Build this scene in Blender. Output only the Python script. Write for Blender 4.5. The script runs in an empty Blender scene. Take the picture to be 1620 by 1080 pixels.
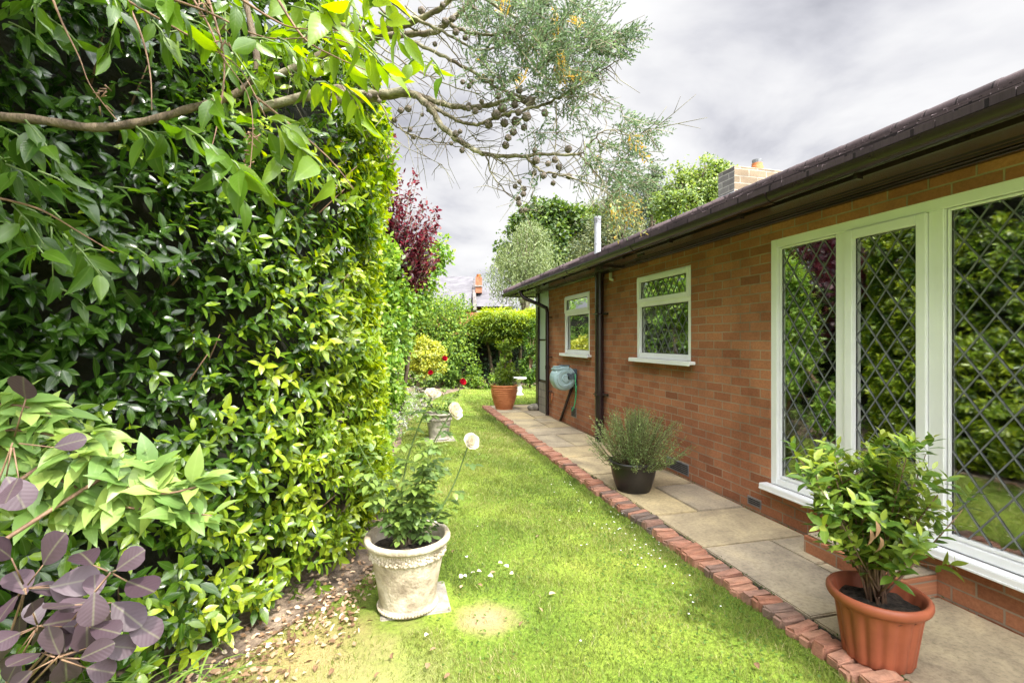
import bpy, bmesh, math, random
import numpy as np
from mathutils import Vector, Matrix
random.seed(7); rng = np.random.default_rng(7)
PI = math.pi
sc = bpy.context.scene
col = sc.collection

# ---------------------------------------------------------------- camera, sky, sun, exposure
EYE = 1.36                                    # camera height above the paving; x = right of camera, y = along the house wall
THETA = math.atan(202/780)                    # camera turned towards the wall
cam = bpy.data.cameras.new('camera'); cam.sensor_width = 36; cam.lens = 780/1620*36
cam.shift_y = -0.00185; cam.clip_start = 0.05; cam.clip_end = 2000
camo = bpy.data.objects.new('camera', cam); col.objects.link(camo)
camo.location = (0, 0, EYE); camo.rotation_euler = (PI/2, 0, -THETA)
sc.camera = camo
SUN_EL, SUN_AZ = math.radians(57), math.radians(155)      # azimuth clockwise from +y
sdir = Vector((math.sin(SUN_AZ)*math.cos(SUN_EL), math.cos(SUN_AZ)*math.cos(SUN_EL), math.sin(SUN_EL)))
sl = bpy.data.lights.new('sun', 'SUN'); sl.energy = 3.2; sl.angle = math.radians(2.0); sl.color = (1, .95, .86)
so = bpy.data.objects.new('sun', sl); col.objects.link(so)
so.rotation_euler = sdir.to_track_quat('Z', 'Y').to_euler(); so.location = (6, -6, 12)
sc.view_settings.view_transform = 'Standard'; sc.view_settings.look = 'None'
sc.view_settings.exposure = 1.5; sc.view_settings.gamma = 1
wd = bpy.data.worlds.new('World'); sc.world = wd; wd.use_nodes = True
nt = wd.node_tree; nt.nodes.clear()
def N(nt, t, **k):
    n = nt.nodes.new(t)
    for a, b in k.items():
        if a == 'ins':
            for kk, vv in b.items(): n.inputs[kk].default_value = vv
        else: setattr(n, a, b)
    return n
def ramp(nt, stops, interp='LINEAR'):
    n = nt.nodes.new('ShaderNodeValToRGB'); cr = n.color_ramp; cr.interpolation = interp
    cr.elements[0].position = stops[0][0]; cr.elements[0].color = (*stops[0][1], 1)
    cr.elements[1].position = stops[-1][0]; cr.elements[1].color = (*stops[-1][1], 1)
    for p, c in stops[1:-1]:
        e = cr.elements.new(p); e.color = (*c, 1)
    return n
sky = N(nt, 'ShaderNodeTexSky', sky_type='NISHITA', sun_disc=False, sun_elevation=SUN_EL, sun_rotation=SUN_AZ)
tc = N(nt, 'ShaderNodeTexCoord'); sp = N(nt, 'ShaderNodeSeparateXYZ'); nt.links.new(tc.outputs['Generated'], sp.inputs[0])
zz = N(nt, 'ShaderNodeMath', operation='MAXIMUM', ins={1: 0.0}); nt.links.new(sp.outputs['Z'], zz.inputs[0])
za = N(nt, 'ShaderNodeMath', operation='ADD', ins={1: 0.22}); nt.links.new(zz.outputs[0], za.inputs[0])
dx = N(nt, 'ShaderNodeMath', operation='DIVIDE'); dy = N(nt, 'ShaderNodeMath', operation='DIVIDE')
nt.links.new(sp.outputs['X'], dx.inputs[0]); nt.links.new(za.outputs[0], dx.inputs[1])
nt.links.new(sp.outputs['Y'], dy.inputs[0]); nt.links.new(za.outputs[0], dy.inputs[1])
cb = N(nt, 'ShaderNodeCombineXYZ'); nt.links.new(dx.outputs[0], cb.inputs[0]); nt.links.new(dy.outputs[0], cb.inputs[1]); nt.links.new(sp.outputs['Z'], cb.inputs[2])
n1 = N(nt, 'ShaderNodeTexNoise', ins={'Scale': 1.7, 'Detail': 10.0, 'Roughness': .50, 'Distortion': .25}); nt.links.new(cb.outputs[0], n1.inputs['Vector'])
mp = N(nt, 'ShaderNodeMapping', ins={'Location': (3.7, 1.3, 0), 'Scale': (1.0, 1.0, 1)}); nt.links.new(cb.outputs[0], mp.inputs[0])
n2 = N(nt, 'ShaderNodeTexNoise', ins={'Scale': 0.8, 'Detail': 7.0, 'Roughness': .5}); nt.links.new(mp.outputs[0], n2.inputs['Vector'])
cov = ramp(nt, [(.26, (0, 0, 0)), (.38, (1, 1, 1))]); nt.links.new(n2.outputs[0], cov.inputs[0])
cl = ramp(nt, [(.32, (1.9, 1.93, 2.15)), (.39, (2.55, 2.57, 2.78)), (.45, (3.05, 3.06, 3.2)), (.51, (3.4, 3.4, 3.48)), (.62, (3.75, 3.75, 3.78))]); nt.links.new(n1.outputs[0], cl.inputs[0])
mx = N(nt, 'ShaderNodeMix', data_type='RGBA'); nt.links.new(cov.outputs[0], mx.inputs[0]); nt.links.new(sky.outputs[0], mx.inputs[6]); nt.links.new(cl.outputs[0], mx.inputs[7])
# clouds are brighter on the sun's side of the sky
dt = N(nt, 'ShaderNodeVectorMath', operation='DOT_PRODUCT', ins={1: tuple(sdir)}); nt.links.new(tc.outputs['Generated'], dt.inputs[0])
mr = N(nt, 'ShaderNodeMapRange', interpolation_type='SMOOTHSTEP', ins={1: 0.42, 2: 0.97, 3: 1.0, 4: 13.0}); nt.links.new(dt.outputs['Value'], mr.inputs[0])
gm_ = N(nt, 'ShaderNodeVectorMath', operation='SCALE'); nt.links.new(mx.outputs[2], gm_.inputs[0]); nt.links.new(mr.outputs[0], gm_.inputs['Scale'])
bg = N(nt, 'ShaderNodeBackground', ins={'Strength': 0.098}); nt.links.new(gm_.outputs[0], bg.inputs[0])
wo = N(nt, 'ShaderNodeOutputWorld'); nt.links.new(bg.outputs[0], wo.inputs[0])

# ---------------------------------------------------------------- helpers
CT, ST = math.cos(THETA), math.sin(THETA)
def at(u, v, Z):                               # a point Z metres deep, seen at (u, v) of the 1620x1080 photograph
    a = (u-810)/780
    return Vector((Z*(a*CT+ST), Z*(CT-a*ST), EYE+Z*(537-v)/780))
def tag(o, label=None, cat=None, group=None, kind=None):
    if label: o['label'] = label
    if cat: o['category'] = cat
    if group: o['group'] = group
    if kind: o['kind'] = kind
    return o
def empty(name, loc=(0, 0, 0), label=None, cat=None, group=None):
    o = bpy.data.objects.new(name, None); col.objects.link(o); o.location = loc; o.empty_display_size = .1
    return tag(o, label, cat, group)
def link(name, me, mat, parent=None, smooth=False):
    o = bpy.data.objects.new(name, me); col.objects.link(o)
    if mat: me.materials.append(mat)
    if parent is not None:
        o.parent = parent
        q = parent; off = Vector((0, 0, 0))
        while q is not None: off += Vector(q.location); q = q.parent
        o.location = -off                      # meshes are written in world space
    if smooth:
        me.polygons.foreach_set('use_smooth', [True]*len(me.polygons))
    return o
def recentre(o):                               # move origin to bottom centre so that copies can be placed
    me = o.data; n = len(me.vertices); a = np.empty(n*3); me.vertices.foreach_get('co', a); a = a.reshape(-1, 3)
    c = (a.min(0)+a.max(0))/2; c[2] = a[:, 2].min(); a -= c; me.vertices.foreach_set('co', a.ravel()); o.location = Vector(o.location)+Vector(c)

class MB:
    def __init__(s): s.v = []; s.f = []
    def add(s, vs, fs):
        b = len(s.v); s.v += [tuple(p) for p in vs]; s.f += [tuple(i+b for i in f) for f in fs]
    def box(s, x0, x1, y0, y1, z0, z1, M=None):
        p = [Vector((x, y, z)) for z in (z0, z1) for y in (y0, y1) for x in (x0, x1)]
        if M is not None: p = [M @ q for q in p]
        s.add(p, [(0, 2, 3, 1), (4, 5, 7, 6), (0, 1, 5, 4), (2, 6, 7, 3), (0, 4, 6, 2), (1, 3, 7, 5)])
    def tube(s, pts, rad, n=8, cap=True):
        pts = [Vector(p) for p in pts]; m = len(pts)
        if not hasattr(rad, '__len__'): rad = [rad]*m
        t0 = (pts[1]-pts[0]).normalized(); a = t0.orthogonal().normalized(); vs = []
        for i, p in enumerate(pts):
            t = (pts[min(i+1, m-1)]-pts[max(i-1, 0)]).normalized()
            a = (a - t*a.dot(t))
            a = a.normalized() if a.length > 1e-6 else t.orthogonal().normalized()
            b = t.cross(a)
            for k in range(n):
                q = 2*PI*k/n; vs.append(p+(a*math.cos(q)+b*math.sin(q))*rad[i])
        fs = [(i*n+k, i*n+(k+1) % n, (i+1)*n+(k+1) % n, (i+1)*n+k) for i in range(m-1) for k in range(n)]
        if cap: fs += [tuple(range(n-1, -1, -1)), tuple(range((m-1)*n, m*n))]
        s.add(vs, fs)
    def lathe(s, prof, c=(0, 0, 0), n=48, fr=None, capb=True, rot=None):
        c = Vector(c); vs = []
        for (r, z) in prof:
            for k in range(n):
                a = 2*PI*k/n; rr = fr(r, z, a) if fr else r
                p = Vector((rr*math.cos(a), rr*math.sin(a), z))
                if rot is not None: p = rot @ p
                vs.append(c+p)
        m = len(prof)
        fs = [(i*n+k, i*n+(k+1) % n, (i+1)*n+(k+1) % n, (i+1)*n+k) for i in range(m-1) for k in range(n)]
        if capb: fs += [tuple(range(n-1, -1, -1))]
        s.add(vs, fs)
    def ball(s, c, r, n=8, m=6, sq=(1, 1, 1)):
        c = Vector(c); vs = [c+Vector((0, 0, -r*sq[2]))]
        for i in range(1, m):
            t = -PI/2+PI*i/m
            for k in range(n):
                a = 2*PI*k/n; vs.append(c+Vector((r*sq[0]*math.cos(t)*math.cos(a), r*sq[1]*math.cos(t)*math.sin(a), r*sq[2]*math.sin(t))))
        vs.append(c+Vector((0, 0, r*sq[2]))); e = len(vs)-1
        fs = [(0, 1+(k+1) % n, 1+k) for k in range(n)]
        fs += [(1+i*n+k, 1+i*n+(k+1) % n, 1+(i+1)*n+(k+1) % n, 1+(i+1)*n+k) for i in range(m-2) for k in range(n)]
        fs += [(1+(m-2)*n+k, 1+(m-2)*n+(k+1) % n, e) for k in range(n)]
        s.add(vs, fs)
    def build(s, name, mat, parent=None, smooth=False, bevel=0, seg=1, auto=False):
        me = bpy.data.meshes.new(name); me.from_pydata(s.v, [], s.f); me.update()
        if bevel:
            bm = bmesh.new(); bm.from_mesh(me)
            bmesh.ops.bevel(bm, geom=list(bm.edges), offset=bevel, segments=seg, affect='EDGES', clamp_overlap=True)
            bm.to_mesh(me); bm.free()
        o = link(name, me, mat, parent, smooth)
        if auto: me.set_sharp_from_angle(angle=math.radians(38))
        return o

def npmesh(name, V, F4, mat, parent=None, tint=None, smooth=False, extra=None):
    """V (n,3); F4 list of (m,k) arrays"""
    me = bpy.data.meshes.new(name); me.vertices.add(len(V)); me.vertices.foreach_set('co', np.asarray(V, np.float32).ravel())
    loops = np.concatenate([f.ravel() for f in F4]); sizes = np.concatenate([np.full(len(f), f.shape[1]) for f in F4])
    starts = np.concatenate([[0], np.cumsum(sizes)[:-1]])
    me.loops.add(len(loops)); me.loops.foreach_set('vertex_index', loops.astype(np.int32))
    me.polygons.add(len(sizes)); me.polygons.foreach_set('loop_start', starts.astype(np.int32)); 
    try: me.polygons.foreach_set('loop_total', sizes.astype(np.int32))
    except Exception: pass
    me.update(calc_edges=True); me.validate()
    if tint is not None:
        a = me.attributes.new('tint', 'FLOAT', 'POINT'); a.data.foreach_set('value', np.asarray(tint, np.float32))
    for kx, vx in (extra or {}).items():
        a = me.attributes.new(kx, 'FLOAT', 'POINT'); a.data.foreach_set('value', np.asarray(vx, np.float32))
    return link(name, me, mat, parent, smooth)
def unit(a): return a/np.maximum(np.linalg.norm(a, axis=-1, keepdims=True), 1e-9)
PROF = {  # (t, half width, ...) rows between base and tip
    'laurel': [(.22, .72), (.5, 1.0), (.78, .62)],
    'willow': [(.1, .42), (.25, .82), (.45, 1.0), (.65, .80), (.85, .38)],
    'round': [(.1, .28), (.3, .70), (.52, .97), (.72, 1.0), (.88, .74), (.96, .42)],
    'rose': [(.2, .8), (.5, 1.0), (.8, .6)],
    'petal': [(.2, .5), (.55, .95), (.85, .95), (.97, .6)],
    'needle': [(.5, 1.0)], 'quad': [(.45, 1.0)]}
class Leaves:
    def __init__(s): s.a = []
    def add(s, P, D, Nn, L, W, T):
        P = np.atleast_2d(np.asarray(P, float)); n = len(P)
        D = np.broadcast_to(np.asarray(D, float), (n, 3)); Nn = np.broadcast_to(np.asarray(Nn, float), (n, 3))
        s.a.append((P, D, Nn, np.broadcast_to(L, n), np.broadcast_to(W, n), np.broadcast_to(T, n)))
    def count(s): return sum(len(x[0]) for x in s.a)
    def build(s, name, mat, parent=None, prof='laurel', bend=.25, fold=.18, smooth=True, wave=0.0):
        P, D, Nn, L, W, T = [np.concatenate([x[i] for x in s.a]) for i in range(6)]
        D = unit(D); Nn = Nn-(Nn*D).sum(1, keepdims=True)*D
        bad = np.linalg.norm(Nn, axis=1) < 1e-3; Nn[bad] = np.cross(D[bad], [0.3, .5, .8])
        Nn = unit(Nn); S = np.cross(D, Nn); n = len(P); L = L[:, None]; W = W[:, None]
        rows = PROF[prof]; bd = bend*(.4+1.2*rng.random((n, 1)))
        if prof in ('quad', 'needle'):
            t, w = rows[0]
            V = np.stack([P, P+D*L*t-S*W*w+Nn*W*fold, P+D*L-Nn*L*bd, P+D*L*t+S*W*w+Nn*W*fold], 1); k = 4
            b = np.arange(n)[:, None]*4; F = [np.concatenate([b+np.array([[0, 1, 2]]), b+np.array([[0, 2, 3]])])]
        else:
            vs = [P]
            rib = [1.0]; alo = [0.0]
            for (t, w) in rows:
                rib += [1-w, 1.0, 1-w]; alo += [t]*3
                c = P+D*L*t-Nn*L*bd*t*t
                lift = Nn*W*w*fold*1.6
                wv = Nn*W*wave*(rng.random((n, 1))-.5)
                vs += [c-S*W*w+lift+wv, c, c+S*W*w+lift-wv]
            vs.append(P+D*L-Nn*L*bd*1.05)
            V = np.stack(vs, 1); k = V.shape[1]; b = np.arange(n)[:, None]*k; m = len(rows)
            tri = [(0, 1, 2), (0, 2, 3)]; e = k-1; lb = 1+3*(m-1); tri += [(lb, e, lb+1), (lb+1, e, lb+2)]
            quad = []
            for r in range(m-1):
                i = 1+3*r; quad += [(i, i+3, i+4, i+1), (i+1, i+4, i+5, i+2)]
            F = [np.concatenate([b+np.array([q]) for q in tri])]
            F.append(np.concatenate([b+np.array([q]) for q in quad]))
        if prof in ('quad', 'needle'): rib = [0.5]*4; alo = [0.5]*4
        else: rib.append(1.0); alo.append(1.0)
        return npmesh(name, V.reshape(-1, 3), F, mat, parent, np.repeat(T, k), smooth, {'rib': np.tile(rib, n), 'along': np.tile(alo, n)})
def rnd(n, a=-1, b=1): return rng.uniform(a, b, (n, 3))
def rdir(n): return unit(rng.normal(size=(n, 3)))
def shoots(Lv, P, D, n=7, length=.12, leaf=(.07, .1), wr=.2, spread=.9, droop=.25, tint=(.1, .6), tip=.9, up=(0, 0, 1)):
    """leafy shoots: P base points, D directions; spiral leaves, pale at the tip"""
    P = np.asarray(P, float); D = unit(np.asarray(D, float)); m = len(P)
    A = np.cross(D, rdir(m)); A = unit(A); B = np.cross(D, A); ph0 = rng.random(m)*6.28
    tb = rng.uniform(tint[0], tint[1], m)
    for i in range(n):
        t = (i+.5)/n; ph = ph0+i*2.4; rad = A*np.cos(ph)[:, None]+B*np.sin(ph)[:, None]
        pos = P+D*length*t; dr = unit(D*(.25+.6*t)+rad*spread+np.array([0, 0, -droop])+rnd(m)*.2)
        nn = D+np.array([0, 0, .5])+rnd(m)*.35
        ln = rng.uniform(leaf[0], leaf[1], m)*(1.0 if t < .75 else .75)
        tt = np.clip(tb+(tip-tb)*(t**3)*rng.random(m)**.5+rng.normal(0, .05, m), 0, 1)
        Lv.add(pos, dr, nn, ln, ln*wr*rng.uniform(.85, 1.15, m), tt)

# ---------------------------------------------------------------- materials
def newmat(name):
    m = bpy.data.materials.new(name); m.use_nodes = True; nt = m.node_tree; nt.nodes.clear()
    return m, nt
def finish(nt, sh, bump=None):
    o = nt.nodes.new('ShaderNodeOutputMaterial'); nt.links.new(sh, o.inputs[0])
def principled(nt, base=None, rough=.6, spec=.5, **k):
    p = nt.nodes.new('ShaderNodeBsdfPrincipled')
    if base is not None:
        if isinstance(base, tuple): p.inputs['Base Color'].default_value = (*base, 1)
        else: nt.links.new(base, p.inputs['Base Color'])
    if isinstance(rough, (int, float)): p.inputs['Roughness'].default_value = rough
    else: nt.links.new(rough, p.inputs['Roughness'])
    p.inputs['Specular IOR Level'].default_value = spec
    for a, b in k.items(): p.inputs[a.replace('_', ' ')].default_value = b
    return p
def coords(nt, scale=(1, 1, 1), kind='Object'):
    t = nt.nodes.new('ShaderNodeTexCoord'); m = nt.nodes.new('ShaderNodeMapping'); m.inputs['Scale'].default_value = scale
    nt.links.new(t.outputs[kind], m.inputs[0]); return m.outputs[0]
def bump(nt, h, p, strength=.3, dist=.01):
    b = nt.nodes.new('ShaderNodeBump'); b.inputs['Strength'].default_value = strength; b.inputs['Distance'].default_value = dist
    nt.links.new(h, b.inputs['Height']); nt.links.new(b.outputs[0], p.inputs['Normal']); return b
def leafmat(name, stops, rough=.38, trans=.35, spec=.5, tcol=1.6):
    m, nt = newmat(name); a = N(nt, 'ShaderNodeAttribute', attribute_name='tint')
    r = ramp(nt, stops); nt.links.new(a.outputs['Fac'], r.inputs[0])
    v = nt.nodes.new('ShaderNodeTexNoise'); v.inputs['Scale'].default_value = 30; nt.links.new(coords(nt), v.inputs['Vector'])
    mu = N(nt, 'ShaderNodeMix', data_type='RGBA', blend_type='MULTIPLY'); mu.inputs[0].default_value = .35
    nt.links.new(r.outputs[0], mu.inputs[6]); nt.links.new(v.outputs[0], mu.inputs[7])
    ra = N(nt, 'ShaderNodeAttribute', attribute_name='rib'); al = N(nt, 'ShaderNodeAttribute', attribute_name='along')
    mrb = N(nt, 'ShaderNodeMapRange', ins={1: .90, 2: .99, 3: 0.0, 4: .32}); nt.links.new(ra.outputs['Fac'], mrb.inputs[0])
    rbm = N(nt, 'ShaderNodeMix', data_type='RGBA', blend_type='SCREEN'); nt.links.new(mrb.outputs[0], rbm.inputs[0]); nt.links.new(mu.outputs[2], rbm.inputs[6]); rbm.inputs[7].default_value = (.16, .19, .07, 1)
    v1 = N(nt, 'ShaderNodeMath', operation='MULTIPLY_ADD', ins={1: 1.0}); nt.links.new(al.outputs['Fac'], v1.inputs[0])
    v0 = N(nt, 'ShaderNodeMath', operation='MULTIPLY', ins={1: .28}); nt.links.new(ra.outputs['Fac'], v0.inputs[0]); nt.links.new(v0.outputs[0], v1.inputs[2])
    v2 = N(nt, 'ShaderNodeMath', operation='MULTIPLY', ins={1: 50.0}); nt.links.new(v1.outputs[0], v2.inputs[0])
    v3 = N(nt, 'ShaderNodeMath', operation='SINE'); nt.links.new(v2.outputs[0], v3.inputs[0])
    p = principled(nt, rbm.outputs[2], rough, spec); bump(nt, v3.outputs[0], p, .12, .0005)
    t = nt.nodes.new('ShaderNodeBsdfTranslucent')
    h = N(nt, 'ShaderNodeHueSaturation', ins={'Hue': .487, 'Saturation': 1.1, 'Value': tcol}); nt.links.new(r.outputs[0], h.inputs['Color'])
    nt.links.new(h.outputs[0], t.inputs[0])
    mi = nt.nodes.new('ShaderNodeMixShader'); mi.inputs[0].default_value = trans
    nt.links.new(p.outputs[0], mi.inputs[1]); nt.links.new(t.outputs[0], mi.inputs[2]); finish(nt, mi.outputs[0]); return m
def noisy(name, c1, c2, scale=8, rough=.7, bs=.3, bd=.004, detail=6, c3=None, spec=.4, stretch=(1, 1, 1), lo=.35, hi=.65):
    m, nt = newmat(name); co = coords(nt, stretch)
    n = N(nt, 'ShaderNodeTexNoise', ins={'Scale': scale, 'Detail': detail, 'Roughness': .6}); nt.links.new(co, n.inputs['Vector'])
    st = [(lo, c1), (hi, c2)] if c3 is None else [(lo, c1), ((lo+hi)/2, c2), (hi, c3)]
    r = ramp(nt, st); nt.links.new(n.outputs[0], r.inputs[0])
    p = principled(nt, r.outputs[0], rough, spec)
    n2 = N(nt, 'ShaderNodeTexNoise', ins={'Scale': scale*7, 'Detail': 4}); nt.links.new(co, n2.inputs['Vector'])
    if bs: bump(nt, n2.outputs[0], p, bs, bd)
    finish(nt, p.outputs[0]); return m
G = leafmat
M = {}
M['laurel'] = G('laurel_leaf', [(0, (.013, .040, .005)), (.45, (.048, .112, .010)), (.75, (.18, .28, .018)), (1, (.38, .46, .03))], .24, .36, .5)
M['bright'] = G('bright_leaf', [(0, (.04, .11, .015)), (.5, (.12, .25, .03)), (1, (.30, .42, .06))], .42, .4)
M['over'] = G('overhang_leaf', [(0, (.035, .085, .010)), (.5, (.105, .20, .018)), (1, (.25, .36, .03))], .34, .45)
M['pale'] = G('pale_leaf', [(0, (.07, .15, .04)), (.5, (.17, .28, .07)), (1, (.34, .44, .12))], .42, .35)
M['cotinus'] = G('cotinus_leaf', [(0, (.022, .012, .017)), (.5, (.058, .034, .045)), (1, (.115, .078, .095))], .5, .22, .4, 1.4)
M['plum'] = G('plum_leaf', [(0, (.030, .007, .010)), (.5, (.10, .014, .020)), (1, (.25, .040, .045))], .4, .35, .4, 1.5)
M['bay'] = G('bay_leaf', [(0, (.035, .08, .014)), (.5, (.10, .19, .027)), (1, (.38, .44, .06))], .35, .3)
M['rosemary'] = G('rosemary_leaf', [(0, (.07, .12, .03)), (.5, (.18, .27, .08)), (1, (.33, .42, .14))], .6, .2)
M['rose'] = G('rose_leaf', [(0, (.04, .085, .022)), (.5, (.12, .20, .045)), (1, (.28, .38, .07))], .42, .3)
M['topiary'] = G('golden_leaf', [(0, (.10, .14, .01)), (.5, (.30, .345, .03)), (1, (.55, .53, .06))], .4, .3)
M['shrub'] = G('shrub_leaf', [(0, (.025, .062, .010)), (.5, (.085, .165, .022)), (1, (.26, .36, .04))], .6, .35, .25)
M['golden'] = G('golden_conifer', [(0, (.03, .07, .01)), (.5, (.14, .22, .015)), (1, (.34, .42, .03))], .6, .3)
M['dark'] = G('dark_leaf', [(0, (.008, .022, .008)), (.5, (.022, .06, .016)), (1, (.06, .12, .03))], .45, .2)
M['oak'] = G('oak_leaf', [(0, (.02, .05, .010)), (.5, (.06, .115, .018)), (1, (.16, .23, .03))], .5, .3)
M['birch'] = G('birch_leaf', [(0, (.06, .085, .03)), (.5, (.14, .19, .07)), (1, (.27, .32, .13))], .5, .35)
M['pine'] = G('pine_leaf', [(0, (.03, .05, .02)), (.5, (.08, .11, .045)), (1, (.20, .21, .06))], .6, .2)
M['ash'] = G('ash_leaf', [(0, (.05, .09, .02)), (.5, (.13, .2, .04)), (1, (.28, .36, .07))], .5, .35)
M['cypress'] = G('cypress_leaf', [(0, (.04, .075, .035)), (.45, (.12, .185, .085)), (.8, (.24, .33, .155)), (.9, (.46, .34, .08)), (1, (.55, .36, .06))], .7, .35)
M['grass'] = G('grass_blade', [(0, (.080, .120, .025)), (.35, (.155, .212, .042)), (.7, (.275, .305, .072)), (1, (.42, .38, .18))], .5, .35, .25, 1.35)
M['strap'] = G('strap_leaf', [(0, (.09, .17, .03)), (1, (.30, .42, .09))], .4, .4)
M['bark'] = noisy('bark', (.05, .035, .022), (.16, .12, .08), 18, .9, .8, .01, stretch=(1, 1, .3))
M['lichen_bark'] = noisy('lichen_bark', (.09, .065, .045), (.16, .14, .09), 12, .9, .7, .006, c3=(.34, .31, .22))
M['twig'] = noisy('twig', (.07, .05, .03), (.17, .11, .06), 40, .8, .4, .002)
M['stem_green'] = noisy('green_stem', (.07, .12, .03), (.12, .16, .05), 30, .6, 0)
M['redtwig'] = noisy('red_twig', (.10, .055, .035), (.20, .12, .07), 40, .7, .3, .002)
M['soil'] = noisy('soil', (.010, .008, .006), (.10, .075, .055), 45, .95, 1, .015, 8)
M['earth'] = noisy('dry_earth', (.05, .035, .025), (.14, .10, .07), 9, .95, 1, .015, 8, c3=(.24, .18, .125))
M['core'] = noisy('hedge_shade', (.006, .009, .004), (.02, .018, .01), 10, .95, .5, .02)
M['cone'] = noisy('cone_scales', (.08, .06, .05), (.17, .13, .11), 60, .75, .9, .006, c3=(.30, .27, .20))
M['upvc'] = noisy('white_upvc', (.80, .80, .81), (.86, .86, .87), 3, .28, 0, spec=.5)
M['brown'] = noisy('brown_upvc', (.017, .009, .011), (.027, .015, .017), 2.5, .25, .05, .001, spec=.5)
M['soffit'] = noisy('soffit', (.038, .024, .034), (.055, .036, .048), 4, .25, .05, .001, spec=.6)
M['lead'] = noisy('lead', (.11, .115, .125), (.21, .215, .23), 20, .5, .2, .001)
M['bracket'] = noisy('cream_plastic', (.55, .53, .45), (.7, .68, .6), 6, .5, 0)
M['steel'] = noisy('flue_steel', (.24, .25, .27), (.34, .35, .38), 4, .35, 0, stretch=(1, 1, .2), spec=.8)
M['terracotta'] = noisy('plastic_terracotta', (.25, .066, .032), (.37, .105, .050), 4, .5, .3, .002, spec=.35, detail=9)
M['claypot'] = noisy('clay_pot', (.36, .115, .038), (.50, .19, .07), 7, .7, .3, .002)
M['blackpot'] = noisy('black_plastic', (.013, .011, .010), (.030, .026, .023), 6, .38, .2, .002, spec=.5)
M['concrete'] = noisy('weathered_concrete', (.20, .155, .105), (.41, .345, .25), 7, .9, .9, .007, c3=(.56, .50, .40), lo=.32, hi=.64)
M['oldconcrete'] = noisy('grey_concrete', (.12, .11, .085), (.24, .215, .17), 9, .9, .8, .006, c3=(.36, .33, .27))
M['birdstone'] = noisy('pale_stone', (.38, .36, .34), (.6, .58, .55), 14, .85, .5, .004)
M['reel'] = noisy('reel_plastic', (.27, .38, .39), (.34, .46, .47), 3, .42, 0)
M['reeldark'] = noisy('reel_dark', (.07, .10, .12), (.13, .17, .19), 3, .4, 0)
M['hose'] = noisy('green_hose', (.04, .26, .10), (.06, .34, .14), 6, .4, 0)
M['daisy'] = noisy('white_petal', (.72, .72, .68), (.82, .82, .78), 9, .6, 0)
M['petalw'] = G('cream_petal', [(0, (.88, .74, .48)), (.5, (.92, .87, .72)), (1, (.94, .93, .88))], .6, .3, .3, 1.0)
M['petalr'] = G('red_petal', [(0, (.35, .008, .015)), (1, (.68, .02, .03))], .5, .25, .3, 1.2)
M['lavf'] = G('pale_flower', [(0, (.30, .36, .24)), (.5, (.50, .50, .44)), (1, (.72, .66, .70))], .7, .3, .3, 1.0)
M['litter'] = G('dry_leaf', [(0, (.13, .07, .035)), (.35, (.30, .18, .10)), (.75, (.52, .37, .24)), (1, (.66, .55, .42))], .7, .15, .3, 1.0)
M['mesh'] = noisy('vent_mesh', (.015, .012, .014), (.05, .04, .045), 30, .6, 0)
M['ventclay'] = noisy('air_brick', (.16, .15, .15), (.26, .24, .23), 20, .8, .4, .003)
M['curtain'] = noisy('net_curtain', (.66, .70, .66), (.80, .82, .78), 5, .9, 0)
M['room'] = noisy('room_dark', (.03, .028, .025), (.05, .045, .04), 2, .9, 0)
M['flash'] = noisy('lead_flashing', (.25, .255, .27), (.38, .38, .40), 5, .6, .2, .003)
M['slate'] = noisy('far_slate', (.065, .062, .070), (.115, .110, .12), 1.2, .8, .4, .02, stretch=(1, 4, 4))
M['farbrick'] = noisy('far_brick', (.22, .075, .04), (.32, .13, .07), 5, .9, 0)
M['farstone'] = noisy('far_coping', (.15, .13, .135), (.28, .25, .25), 5, .9, 0)

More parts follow.
